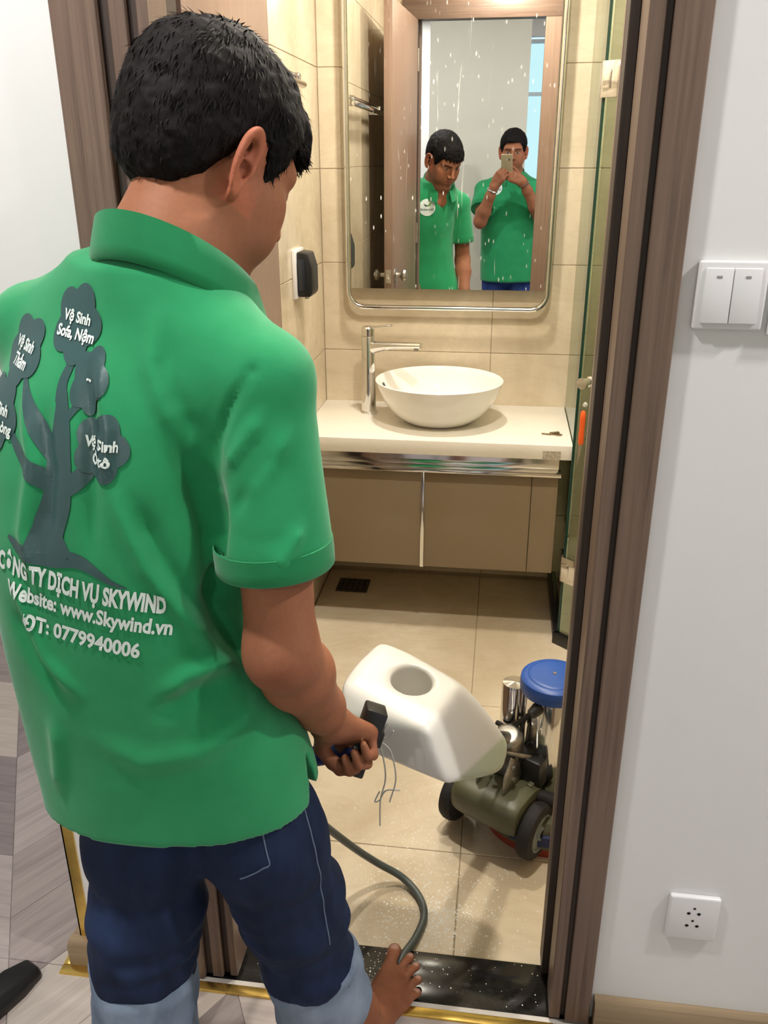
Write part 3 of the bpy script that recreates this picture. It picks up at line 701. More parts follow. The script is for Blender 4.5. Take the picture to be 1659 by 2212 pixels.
# handle shaft from pivot to the hand grip
HB = C2 + UP * 0.19 - FW * 0.01
HT = V(-0.160, 1.085, 0.672)
HD = nrm(HT - HB)
MB().tube([HB - HD * 0.03, V(-0.100, 1.300, 0.520)], 0.0165, 18).build('handle_shaft', M['steel'], fm)
MB().tube([HT - V(0.008, 0.02, -0.012), V(-0.180, 1.250, 0.575)], 0.013, 14).build('handle_neck', M['black'], fm)
GA = nrm(V(0.93, -0.30, 0.18))        # grip axis
SWB = V(-0.172, 1.062, 0.690)
up2 = nrm(V(0.28, 0.35, 0.89)); sd2 = nrm(np.cross(up2, V(0.1, -1, 0))); n2 = np.cross(sd2, up2)
MB().obox(SWB + up2 * 0.018, (sd2, n2, up2), (0.0165, 0.026, 0.030)).build('switch_box', M['black'], fm, bevel=0.003)
MB().obox(SWB - up2 * 0.034 - sd2 * 0.003, (sd2, n2, up2), (0.0145, 0.022, 0.024)).build('switch_box_foot', M['black'], fm, bevel=0.003)
MB().obox(SWB + up2 * 0.006 + sd2 * 0.012, (sd2, n2, up2), (0.010, 0.020, 0.012)).build('clamp', M['black'], fm, bevel=0.002)
GR0 = V(-0.180, 1.050, 0.676); GR1 = V(-0.262, 1.066, 0.640)
MB().tube([GR0 + (GR0 - GR1) * 0.1, GR1], 0.0155, 18).build('hand_grip', plain('navy_grip', srgb(26, 40, 110), 0.55), fm, bevel=0.003)
ziptie = plain('grey_cable_tie', srgb(170, 168, 160), 0.5)
tz = SWB + sd2 * 0.020 + up2 * -0.004 - n2 * 0.012
for pts in ([tz + up2 * 0.012 - sd2 * 0.006, tz, tz + V(0.008, 0.0, -0.03), tz + V(0.011, 0.004, -0.075), tz + V(0.003, 0.004, -0.118), tz + V(0.002, 0.004, -0.17)],
            [tz + sd2 * 0.004, tz + V(0.02, 0.0, -0.02), tz + V(0.028, 0.0, -0.07), tz + V(0.018, 0.002, -0.118)],
            [tz + up2 * 0.03 + sd2 * 0.006, tz + sd2 * 0.004 + up2 * 0.012, tz],
            [tz, tz + V(0.016, 0, 0.008), tz + V(0.024, 0, 0.02)],
            [tz + V(0.002, 0.004, -0.118), tz + V(0.012, 0.004, -0.098), tz + V(0.034, 0.004, -0.095)],
            [tz + V(0.003, 0.004, -0.118), tz + V(-0.006, 0.004, -0.122), tz + V(0.002, 0.004, -0.10)]):
    MB().tube(spline(pts, 6), 0.0013, 6).build('cable_tie', ziptie, fm)

# ------------------------------------------------------------------ implicit-surface modelling (numpy surface nets)
def ell(P, c, r, R=None):
    q = P - np.asarray(c, float)
    if R is not None: q = q @ np.asarray(R).T          # rows of R are the local axes
    r = np.asarray(r, float)
    k0 = np.linalg.norm(q / r, axis=1); k1 = np.linalg.norm(q / (r * r), axis=1) + 1e-9
    return k0 * (k0 - 1) / k1
def cap(P, a, b, ra, rb=None):
    a = np.asarray(a, float); b = np.asarray(b, float); rb = ra if rb is None else rb
    ab = b - a; t = np.clip((P - a) @ ab / (ab @ ab), 0, 1)
    return np.linalg.norm(P - a - t[:, None] * ab, axis=1) - (ra + (rb - ra) * t)
def chain(P, pts, rs, k=0.01):
    d = None
    for i in range(len(pts) - 1):
        e = cap(P, pts[i], pts[i + 1], rs[i], rs[i + 1])
        d = e if d is None else smin(d, e, k)
    return d
def smin(a, b, k):
    h = np.maximum(k - np.abs(a - b), 0) / k
    return np.minimum(a, b) - h * h * k * 0.25
def smax(a, b, k): return -smin(-a, -b, k)
def plane(P, p, n): return (P - np.asarray(p, float)) @ nrm(n)
def surface(f, lo, hi, h, refine=True):
    lo = np.asarray(lo, float); hi = np.asarray(hi, float)
    n = np.ceil((hi - lo) / h / 4).astype(int) * 4 + 1
    ax = [lo[i] + h * np.arange(n[i]) for i in range(3)]
    def pts(I): return np.stack([lo[i] + h * I[:, i] for i in range(3)], axis=1)
    cn = (n - 1) // 4 + 1
    CI = np.stack(np.meshgrid(*[np.arange(k) for k in cn], indexing='ij'), -1).reshape(-1, 3) * 4
    cd = f(pts(CI)).reshape(cn)
    D = np.repeat(np.repeat(np.repeat(cd, 4, 0), 4, 1), 4, 2)[:n[0], :n[1], :n[2]].copy()
    # blocks whose corners come near the surface are evaluated finely
    near = np.abs(cd) < 4 * h * 2.4
    blk = np.zeros(cn - 1, bool)
    for i in (0, 1):
        for j in (0, 1):
            for k in (0, 1): blk |= near[i:cn[0] - 1 + i, j:cn[1] - 1 + j, k:cn[2] - 1 + k]
    mk = np.zeros(n, bool)
    up = np.repeat(np.repeat(np.repeat(blk, 4, 0), 4, 1), 4, 2)
    for i in (0, 1):
        for j in (0, 1):
            for k in (0, 1): mk[i:n[0] - 1 + i, j:n[1] - 1 + j, k:n[2] - 1 + k] |= up
    idx = np.argwhere(mk)
    vals = np.concatenate([f(pts(idx[s:s + 200000])) for s in range(0, len(idx), 200000)]) if len(idx) else np.zeros(0)
    D[mk] = vals
    # outermost layer is always outside, so the surface closes
    for sl in (np.s_[0], np.s_[-1]):
        D[sl] = np.maximum(D[sl], h * .5); D[:, sl] = np.maximum(D[:, sl], h * .5); D[:, :, sl] = np.maximum(D[:, :, sl], h * .5)
    S = D < 0
    m = n - 1
    acc = np.zeros((*m, 3)); cnt = np.zeros(m)
    off = [(i, j, k) for i in (0, 1) for j in (0, 1) for k in (0, 1)]
    def sub(A, o): return A[o[0]:m[0] + o[0], o[1]:m[1] + o[1], o[2]:m[2] + o[2]]
    for o in off:
        for axis in range(3):
            if o[axis]: continue
            q = list(o); q[axis] = 1
            d0, d1 = sub(D, o), sub(D, q); x = sub(S, o) != sub(S, q)
            t = np.where(x, d0 / np.where(x, d0 - d1, 1), 0)
            for c_ in range(3):
                acc[..., c_] += np.where(x, o[c_] + (t if c_ == axis else 0), 0)
            cnt += x
    act = cnt > 0
    ids = -np.ones(m, int); ids[act] = np.arange(act.sum())
    ci = np.argwhere(act)
    vv = lo + h * (ci + acc[act] / cnt[act][:, None])
    faces = []
    for axis in range(3):
        a1, a2 = (axis + 1) % 3, (axis + 2) % 3
        sl0 = [slice(None)] * 3; sl1 = [slice(None)] * 3
        sl0[axis] = slice(0, -1); sl1[axis] = slice(1, None)
        x = S[tuple(sl0)] != S[tuple(sl1)]
        e = np.argwhere(x); e = e[(e[:, a1] > 0) & (e[:, a2] > 0) & (e[:, a1] < m[a1]) & (e[:, a2] < m[a2])]
        if not len(e): continue
        ins = S[tuple(sl0)][tuple(e.T)]
        def g(d1, d2):
            q = e.copy(); q[:, a1] -= d1; q[:, a2] -= d2; return ids[tuple(q.T)]
        quad = np.stack([g(1, 1), g(0, 1), g(0, 0), g(1, 0)], 1)
        quad[~ins] = quad[~ins][:, ::-1]
        faces.append(quad)
    F = np.concatenate(faces)
    F = F[(F >= 0).all(1)]
    return vv, F
def vnormals(v, F):
    fn = np.cross(v[F[:, 2]] - v[F[:, 0]], v[F[:, 3]] - v[F[:, 1]])
    N = np.zeros_like(v)
    for k in range(4): np.add.at(N, F[:, k], fn)
    return N / (np.linalg.norm(N, axis=1, keepdims=True) + 1e-12)
def relax(v, F, it=2, lam=0.5):
    E = np.concatenate([F[:, [0, 1]], F[:, [1, 2]], F[:, [2, 3]], F[:, [3, 0]]]); E = np.concatenate([E, E[:, ::-1]])
    deg = np.bincount(E[:, 0], minlength=len(v))[:, None]
    for _ in range(it):
        A = np.zeros_like(v); np.add.at(A, E[:, 0], v[E[:, 1]])
        v = v + lam * (A / np.maximum(deg, 1) - v)
    return v
def nmesh(name, v, F, mat, parent=None, cols=None):
    me = bpy.data.meshes.new(name)
    me.vertices.add(len(v)); me.vertices.foreach_set('co', np.asarray(v, np.float32).ravel())
    k = F.shape[1]
    me.loops.add(F.size); me.loops.foreach_set('vertex_index', F.ravel().astype(np.int32))
    me.polygons.add(len(F)); me.polygons.foreach_set('loop_start', np.arange(0, F.size, k, dtype=np.int32))
    me.update(calc_edges=True); me.validate()
    me.shade_smooth()
    if cols is not None:
        a = me.color_attributes.new('Col', 'FLOAT_COLOR', 'POINT')
        a.data.foreach_set('color', np.concatenate([cols, np.ones((len(cols), 1))], 1).astype(np.float32).ravel())
    return link(name, me, mat, parent)
# cheap smooth 3-D value noise
_NG = rng.random((32, 32, 32))
def vnoise(P, s):
    q = P * np.asarray(s, float); i = np.floor(q).astype(int); t = q - i; t = t * t * (3 - 2 * t); r = 0
    for a in (0, 1):
        for b in (0, 1):
            for c in (0, 1):
                w_ = (t[:, 0] if a else 1 - t[:, 0]) * (t[:, 1] if b else 1 - t[:, 1]) * (t[:, 2] if c else 1 - t[:, 2])
                r = r + w_ * _NG[(i[:, 0] + a) % 32, (i[:, 1] + b) % 32, (i[:, 2] + c) % 32]
    return r * 2 - 1
def vcol_mat(name, rough, spec=0.4, bumpscale=None, bumpamt=0.1, mottle=0.10, **kw):
    t = NT(name); a = t.n('ShaderNodeVertexColor'); a.layer_name = 'Col'
    nz = t.noise(t.coords(), 160, 3)
    c = t.mix(t.ramp(nz, [(0.3, (0, 0, 0, 1)), (0.7, (mottle, mottle, mottle, 1))]), a.outputs[0], (0, 0, 0, 1))
    t.base(c)
    if bumpscale: t.bump(t.noise(t.coords(), bumpscale, 3), bumpamt, 0.001)
    return t.set(rough, 0, spec, **kw)

# white solution tank: rounded convex body with a round filler opening
tk = [(-0.262, 1.235, 0.588), (-0.258, 1.285, 0.640), (-0.195, 1.420, 0.655), (-0.038, 1.330, 0.622), (-0.085, 1.195, 0.615),
      (-0.225, 1.245, 0.520), (-0.045, 1.185, 0.498), (0.054, 1.345, 0.402), (0.066, 1.400, 0.445), (-0.20, 1.47, 0.50), (0.03, 1.44, 0.43), (-0.235, 1.44, 0.60), (-0.03, 1.42, 0.560)]
_bm = bmesh.new()
for p in tk: _bm.verts.new(p)
bmesh.ops.convex_hull(_bm, input=_bm.verts)
PL = []
for f_ in _bm.faces:
    f_.normal_update(); PL.append((np.array(f_.calc_center_median()), np.array(f_.normal)))
_bm.free()
tcen = np.mean(np.array(tk), 0)
PL = [(c_, n_ if (c_ - tcen) @ n_ > 0 else -n_) for c_, n_ in PL]
hole_c = V(-0.128, 1.318, 0.640)
hole_n = nrm(np.cross(V(-0.038, 1.330, 0.622) - V(-0.258, 1.285, 0.640), V(-0.195, 1.420, 0.655) - V(-0.085, 1.195, 0.615)))
if hole_n[2] < 0: hole_n = -hole_n
def tank_sdf(P):
    d = None
    for c_, n_ in PL:
        e = (P - c_) @ n_ + 0.004
        d = e if d is None else smax(d, e, 0.013)
    d = smax(d, -ell(P, hole_c + hole_n * 0.058, (0.078, 0.070, 0.062)), 0.02)
    inner = d + 0.006
    q = P - hole_c; z_ = q @ hole_n; r_ = np.linalg.norm(q - z_[:, None] * hole_n, axis=1) - 0.0375
    cyl_ = np.maximum(r_, -z_ - 0.11)
    d = smax(d, -cyl_, 0.008)
    return d
v, F = surface(tank_sdf, np.min(tk, 0) - 0.03, np.max(tk, 0) + 0.03, 0.0036)
v = relax(v, F, 6)
lvl = 0.468 - 0.0
lvl = 0.500 - 0.165 * (v[:, 1] - 1.185)
mixc = 1 / (1 + np.exp(np.clip((v[:, 2] - lvl) / 0.0012, -50, 50)))
ctank = np.outer(1 - mixc, np.array(srgb(232, 228, 222)[:3])) + np.outer(mixc, np.array(srgb(196, 204, 182)[:3]))
tm = vcol_mat('milky_tank_plastic', 0.32, 0.45, mottle=0.0, **{'Subsurface Weight': 0.25, 'Subsurface Radius': (0.02, 0.02, 0.02), 'Subsurface Scale': 0.4})
tko = nmesh('solution_tank', v, F, tm, fm, ctank)
tko['label'] = 'milky white plastic solution tank with round filler opening and pale green liquid'

# power cord: from the handle, over the wet floor, under the toes and back into the hall
cord_m = plain('grey_green_cable', srgb(84, 92, 90), 0.45, vary=0.08)
cpts = [(-0.262, 1.072, 0.638), (-0.30, 1.12, 0.60), (-0.335, 1.20, 0.45), (-0.310, 1.31, 0.29), (-0.262, 1.405, 0.14), (-0.215, 1.452, 0.055), (-0.160, 1.462, 0.010), (-0.118, 1.425, -0.003), (-0.103, 1.375, -0.003), (-0.115, 1.318, -0.003), (-0.135, 1.270, 0.0), (-0.155, 1.215, 0.0), (-0.19, 1.16, 0.013), (-0.21, 1.10, 0.0085), (-0.23, 0.90, 0.0085), (-0.15, 0.6, 0.0085), (0.3, 0.2, 0.0085), (0.9, 0.1, 0.0085)]
cd_ = MB().tube(spline(cpts, 10), 0.0080, 12).build('power_cord', cord_m, fm)
cd_['label'] = 'grey power cord curving over the wet floor to the bare foot'

# black tool head on the hall floor
vt = thing('vacuum_nozzle', 'black plastic nozzle lying on the laminate at the lower left', 'nozzle')
a0, a1 = V(-0.862, 1.138, 0.0), V(-0.968, 0.92, 0.0)
dv_ = nrm(a1 - a0); sv_ = V(-dv_[1], dv_[0], 0)
rg = []
for s_, wv, hv in ((0.0, 0.020, 0.016), (0.006, 0.026, 0.024), (0.05, 0.036, 0.034), (0.14, 0.040, 0.038), (0.30, 0.036, 0.036)):
    c = a0 + dv_ * s_
    rg.append([c + sv_ * wv * x + V(0, 0, hv * z) for x, z in ((-1, 0.02), (1, 0.02), (1, 0.55), (0.62, 1), (-0.62, 1), (-1, 0.55))])
MB().rings(rg).build('nozzle_body', M['black'], vt, bevel=0.003)
MB().tube([a0 + dv_ * 0.18 + V(0, 0, 0.045), a0 + dv_ * 0.34 + V(0, 0, 0.12)], 0.018, 16).build('tube_neck', M['black'], vt)

# water beads on floor and threshold, coloured white to stand in for wet glints
def beads(name, x0, x1, y0, y1, zf, n, rmax, centre, spread, seed, parent):
    r = np.random.default_rng(seed)
    px = r.uniform(x0, x1, n * 4); py = r.uniform(y0, y1, n * 4)
    w_ = np.exp(-(((px - centre[0]) / spread[0]) ** 2 + ((py - centre[1]) / spread[1]) ** 2)) + 0.10
    k = r.random(n * 4) < w_; px, py = px[k][:n], py[k][:n]; m = len(px)
    rr = r.uniform(0.0009, rmax, m) * r.uniform(0.5, 1, m)
    vs = []; fs = []; A = np.linspace(0, 2 * np.pi, 8, endpoint=False)
    base = np.stack([np.cos(A), np.sin(A)], 1)
    lev = [(1.0, 0.0), (0.80, 0.12), (0.45, 0.22)]
    tmpl = np.concatenate([np.concatenate([base * a, np.full((8, 1), b_)], 1) for a, b_ in lev] + [np.array([[0, 0, 0.26]])])
    quads = [[i * 8 + j, i * 8 + (j + 1) % 8, (i + 1) * 8 + (j + 1) % 8, (i + 1) * 8 + j] for i in range(2) for j in range(8)]
    tris = [[16 + j, 16 + (j + 1) % 8, 24] for j in range(8)]
    Vt = (tmpl[None] * rr[:, None, None] * np.stack([np.ones(m), r.uniform(0.8, 1.4, m), np.ones(m)], 1)[:, None, :] + np.stack([px, py, np.full(m, zf)], 1)[:, None, :]).reshape(-1, 3)
    off = (np.arange(m) * 25)[:, None, None]
    Q = (np.array(quads)[None] + off).reshape(-1, 4).tolist(); T_ = (np.array(tris)[None] + off).reshape(-1, 3).tolist()
    me = bpy.data.meshes.new(name); me.from_pydata(Vt.tolist(), [], Q + T_); me.shade_smooth()
    o = link(name, me, M['soapy_glint'], parent); o['kind'] = 'stuff'
    return o
M['soapy_glint'] = plain('soapy_glint_bead', (0.86, 0.83, 0.76, 1), 0.10, vary=0.02, spec=1.0)
beads('soapy_glint_beads', XL, XR, 1.295, 2.1, FB, 1000, 0.0023, (-0.09, 1.45), (0.20, 0.24), 5, fl)
beads('soapy_glint_beads', -0.25, 0.06, 1.297, 1.52, FB, 900, 0.0030, (-0.075, 1.375), (0.055, 0.055), 8, fl)  # dense cluster of white beads imitating the glare patch
beads('soapy_glint_beads', XL + 0.01, XR - 0.01, 1.174, 1.287, -0.008, 170, 0.0018, (-0.20, 1.25), (0.09, 0.08), 6, fl)

# ------------------------------------------------------------------ people
SKIN = np.array(srgb(159, 106, 78)[:3]); SKIN2 = np.array(srgb(129, 79, 57)[:3])
LIP = np.array(srgb(150, 82, 70)[:3]); BROW = np.array(srgb(28, 22, 20)[:3])
skin_m = vcol_mat('skin', 0.58, 0.16, 240, 0.08, **{'Subsurface Weight': 0.12, 'Subsurface Radius': (0.012, 0.004, 0.002), 'Subsurface Scale': 0.3})
hair_m = plain('black_hair', srgb(20, 17, 17), 0.7, vary=0.4, scale=300, spec=0.12)
def cloth_mat(name, a, b, rough=0.85, weave=900, sheen=0.2):
    t = NT(name); g = t.noise(t.coords(), 14, 3); c = t.ramp(g, [(0.3, a), (0.7, b)])
    t.base(c); t.bump(t.noise(t.coords(), weave, 2), 0.25, 0.0006)
    return t.set(rough, 0, 0.2, **{'Sheen Weight': sheen, 'Sheen Roughness': 0.5})
green_m = cloth_mat('green_pique_cotton', srgb(30, 132, 81), srgb(37, 142, 90))
greenrib_m = cloth_mat('green_rib_knit', srgb(22, 118, 70), srgb(28, 128, 78))
def denim(name, a, b, c2):
    t = NT(name)
    g = t.noise(t.coords((1, 1, 0.35)), 22, 4, 0.6, 0.5); c = t.ramp(g, [(0.3, a), (0.7, b)])
    f = t.noise(t.coords((1, 1, 0.6)), 7, 3, 0.5)
    c = t.mix(t.ramp(f, [(0.52, (0, 0, 0, 1)), (0.75, (0.8, 0.8, 0.8, 1))]), c, c2)
    w_ = t.n('ShaderNodeTexWave'); w_.inputs['Scale'].default_value = 420; w_.inputs['Distortion'].default_value = 1.5
    t.l(t.coords((1, 0.3, 0.5)), w_.inputs['Vector'])
    t.base(c); t.bump(w_.outputs['Fac'], 0.12, 0.0006)
    return t.set(0.85, 0, 0.2)
denim_m = denim('dark_blue_denim', srgb(20, 29, 50), srgb(31, 44, 72), srgb(46, 66, 106))
denim_in = denim('pale_denim_reverse', srgb(98, 112, 132), srgb(128, 142, 160), srgb(150, 162, 178))
denim2_m = denim('blue_denim', srgb(30, 48, 100), srgb(44, 66, 128), srgb(60, 84, 150))
print_dark = plain('dark_teal_print', srgb(50, 80, 80), 0.38, vary=0.05, spec=0.5)
print_white = plain('white_print', srgb(214, 226, 220), 0.5, vary=0.03)

def frame(yaw, pitch, roll=0.0):
    y, p, r = (math.radians(a) for a in (yaw, pitch, roll))
    f = V(math.sin(y) * math.cos(p), math.cos(y) * math.cos(p), -math.sin(p))
    u = V(math.sin(y) * math.sin(p), math.cos(y) * math.sin(p), math.cos(p))
    rr = np.cross(f, u)
    u2 = u * math.cos(r) + rr * math.sin(r); r2 = rr * math.cos(r) - u * math.sin(r)
    return r2, f, u2

def loc(P, o, fr): return (P - o) @ np.stack(fr).T
def ear_sdf(A):
    # A: head-local points with |x|
    q = (A - V(0.0725, -0.002, -0.002)) / 1.02
    pb = nrm(V(0.42, -0.907, 0.0)); nn = nrm(V(0.907, 0.42, 0.0)); qu = nrm(V(0.0, -0.16, 0.99))
    p = q @ pb; n = q @ nn; u = q @ qu
    hw = 0.0175 * (1 + 0.22 * np.clip(u / 0.034, -1, 1))
    e = np.sqrt(((p - 0.0165) / hw) ** 2 + (u / 0.0345) ** 2)
    nb = n - 0.004 * np.clip(e, 0, 1) ** 2 * 1.0
    disc = smax(np.abs(nb) - 0.0020, (e - 0.98) * hw, 0.003)
    hel = np.sqrt(((e - 0.90) * hw) ** 2 + (nb - 0.0030) ** 2) - (0.0040 * np.clip(0.75 + 0.5 * u / 0.034, 0.45, 1.1))
    ant = np.sqrt(((e - 0.50) * hw) ** 2 + (nb - 0.0016) ** 2) - 0.0026
    ant = np.maximum(ant, 0.012 - p)
    lobe = ell(np.stack([p - 0.0100, n - 0.002, u + 0.0315], 1), (0, 0, 0), (0.0085, 0.0042, 0.0095))
    tra = ell(np.stack([p - 0.0005, n - 0.0045, u + 0.006], 1), (0, 0, 0), (0.0045, 0.0045, 0.0075))
    root = ell(np.stack([p - 0.002, n + 0.010, u], 1), (0, 0, 0), (0.010, 0.012, 0.022))
    d = smin(smin(disc, hel, 0.003), ant, 0.002)
    d = smin(smin(d, lobe, 0.005), tra, 0.003)
    con = smin(ell(np.stack([p - 0.0085, n - 0.000, u + 0.006], 1), (0, 0, 0), (0.0068, 0.011, 0.0090)), ell(np.stack([p - 0.0135, n - 0.004, u - 0.012], 1), (0, 0, 0), (0.0055, 0.0050, 0.0110)), 0.003)
    d = smax(smin(d, root, 0.004), -con, 0.003)
    return d * 1.02
def head_local(q):
    a = q.copy(); a[:, 0] = np.abs(a[:, 0])
    d = ell(q, (0, -0.014, 0.045), (0.0745, 0.0960, 0.0800))
    d = smin(d, ell(q, (0, 0.030, -0.022), (0.0610, 0.0640, 0.0820)), 0.03)
    d = smin(d, cap(a, (0.054, -0.002, -0.040), (0.022, 0.066, -0.098), 0.020, 0.017), 0.03)      # jaw line
    d = smin(d, ell(q, (0, 0.076, -0.100), (0.022, 0.018, 0.016)), 0.02)                          # chin
    d = smin(d, ell(a, (0.044, 0.052, -0.016), (0.022, 0.026, 0.022)), 0.025)                     # cheekbone
    d = smin(d, ell(a, (0.034, 0.062, -0.050), (0.026, 0.024, 0.026)), 0.025)                     # cheek
    d = smin(d, cap(a, (0.010, 0.0865, 0.030), (0.044, 0.068, 0.030), 0.0105, 0.009), 0.02)       # brow ridge
    d = smin(d, ell(q, (0, 0.068, -0.060), (0.028, 0.026, 0.026)), 0.02)                          # muzzle
    d = smax(d, -ell(a, (0.0325, 0.0965, 0.010), (0.0165, 0.0145, 0.0095)), 0.010)                # eye socket
    d = smin(d, ell(a, (0.0315, 0.0735, 0.0095), (0.0135, 0.0125, 0.0115)), 0.004)                # eyeball and lids
    d = smin(d, cap(q, (0, 0.088, 0.026), (0, 0.1125, -0.020), 0.0065, 0.0095), 0.012)            # nose
    d = smin(d, ell(a, (0.0115, 0.1015, -0.0245), (0.0080, 0.0095, 0.0075)), 0.006)               # nostril wing
    d = smin(d, ell(q, (0, 0.0925, -0.0535), (0.0220, 0.0075, 0.0058)), 0.005)                    # upper lip
    d = smin(d, ell(q, (0, 0.0915, -0.0655), (0.0195, 0.0080, 0.0066)), 0.005)                    # lower lip
    d = smax(d, -cap(a, (0.0, 0.1015, -0.0595), (0.020, 0.092, -0.0600), 0.0012), 0.003)          # mouth line
    return smin(d, ear_sdf(a), 0.004)
def head_cols(v, o, fr, beard=0.25):
    q = loc(v, o, fr); x, f, u = np.abs(q[:, 0]), q[:, 1], q[:, 2]
    nz = vnoise(v, 60) * 0.5 + vnoise(v, 25) * 0.5
    c = np.outer(0.5 + 0.25 * nz, SKIN2 - SKIN) * 0.5 + SKIN
    def blend(c, m, col): return c * (1 - m[:, None]) + np.outer(m, col)
    be = np.exp(-((u + 0.085) / 0.035) ** 2) * (f > 0.0) * np.clip(f / 0.05, 0, 1)
    c = blend(c, np.clip(beard * be, 0, 1), np.array(srgb(96, 66, 54)[:3]))
    lp = np.exp(-((u + 0.0595) / 0.0085) ** 4) * np.exp(-(x / 0.021) ** 4) * (f > 0.086)
    c = blend(c, 0.85 * lp, LIP)
    br = np.exp(-((u - (0.0285 + 0.10 * np.minimum(x - 0.012, 0.02) - 0.20 * np.maximum(x - 0.036, 0))) / 0.0042) ** 4) * ((x > 0.011) & (x < 0.052)) * (f > 0.045)
    c = blend(c, 0.92 * br, BROW)
    ey = np.exp(-(((x - 0.0315) / 0.0125) ** 2 + ((u - 0.0090) / 0.0048) ** 2) ** 2) * (f > 0.07)
    c = blend(c, 0.75 * ey, np.array(srgb(196, 188, 180)[:3]))
    ir = np.exp(-(((x - 0.0315) / 0.0058) ** 2 + ((u - 0.0080) / 0.0058) ** 2) ** 3) * (f > 0.075)
    c = blend(c, 0.95 * ir, np.array(srgb(20, 14, 12)[:3]))
    ls = np.exp(-((u - 0.0145) / 0.0020) ** 2) * np.exp(-((x - 0.0315) / 0.014) ** 4) * (f > 0.07)
    c = blend(c, 0.9 * ls, BROW)
    er = np.exp(-(np.maximum(0, 0.076 - x) / 0.006) ** 2) * (np.abs(u) < 0.05) * (f < 0.03) * (f > -0.05)
    c = blend(c, 0.35 * er, np.array(srgb(196, 104, 82)[:3]))
    nos = np.exp(-(((x - 0.0085) / 0.0042) ** 2 + ((u + 0.0300) / 0.0035) ** 2)) * (f > 0.090)
    c = blend(c, 0.8 * nos, np.array(srgb(60, 32, 26)[:3]))
    return c
def hair_local(q, fringe=True, nape=-0.058):
    a = q.copy(); a[:, 0] = np.abs(a[:, 0]); f, u = q[:, 1], q[:, 2]
    d = ell(q, (0, -0.015, 0.050), (0.0850, 0.1100, 0.0930))
    d = smin(d, ell(q, (0, -0.048, 0.000), (0.0690, 0.0640, 0.0700)), 0.03)
    d = smin(d, ell(a, (0.058, 0.016, 0.030), (0.022, 0.036, 0.052)), 0.02)
    hl = np.interp(f, [-0.13, -0.095, -0.060, -0.040, -0.022, -0.008, 0.012, 0.020, 0.030, 0.038, 0.046, 0.056, 0.068, 0.082, 0.12],
                   [nape, nape, nape - 0.002, -0.056, -0.012, 0.030, 0.032, 0.010, -0.016, -0.012, 0.012, 0.044, 0.062, 0.070, 0.070])
    hl = np.where(a[:, 0] < 0.045, np.interp(f, [-0.13, -0.06, 0.03, 0.06, 0.12], [nape, nape - 0.004, -0.05, 0.066, 0.072]), hl)
    tt = np.clip((u - hl) / 0.050, 0, 1); tt = tt * tt * (3 - 2 * tt)
    d = d + 0.0105 * (1 - tt) * np.where(f > 0.055, 0.0, 1.0)
    d = smax(d, (hl - u) * 0.8, 0.006)
    if fringe:
        for x0, l in ((-0.045, 0.030), (-0.030, 0.036), (-0.014, 0.040), (0.002, 0.042), (0.018, 0.040), (0.032, 0.034), (0.046, 0.026)):
            z0 = 0.100 - 8 * x0 * x0
            d = smin(d, cap(q, (x0, 0.066 - 6 * x0 * x0, z0), (x0 * 1.06 + 0.004, 0.098 - 10 * x0 * x0, z0 - l), 0.013, 0.0035), 0.012)
    return d
def strands(v, F, N, o, fr, count, seed, lmin=0.008, lmax=0.016, lift=0.14):
    r = np.random.default_rng(seed)
    idx = r.integers(0, len(v), count)
    p = v[idx] + r.normal(0, 0.0012, (count, 3)); n = N[idx]
    crown = o + fr[2] * 0.150 - fr[1] * 0.045
    dirv = p - crown; dirv -= (dirv * n).sum(1, keepdims=True) * n
    dirv /= np.linalg.norm(dirv, axis=1, keepdims=True) + 1e-9
    dirv += r.normal(0, 0.20, (count, 3)); dirv /= np.linalg.norm(dirv, axis=1, keepdims=True)
    L = r.uniform(lmin, lmax, (count, 1)); q = loc(p, o, fr)
    L[q[:, 2] < 0.0] *= 0.55
    w_ = np.cross(dirv, n); w_ /= np.linalg.norm(w_, axis=1, keepdims=True) + 1e-9
    wd = r.uniform(0.0006, 0.0012, (count, 1))
    b0 = p - n * 0.002; m1 = b0 + dirv * L * 0.5 + n * L * lift * 0.6; tip = b0 + dirv * L + n * L * lift * 0.8
    vs = np.stack([b0 - w_ * wd, b0 + w_ * wd, m1 + w_ * wd * 0.8, m1 - w_ * wd * 0.8, tip], 1).reshape(-1, 3)
    k = np.arange(count)[:, None] * 5
    quads = np.concatenate([k + np.array([[0, 1, 2, 3]]), k + np.array([[3, 2, 4, 4]])])
    return vs, quads

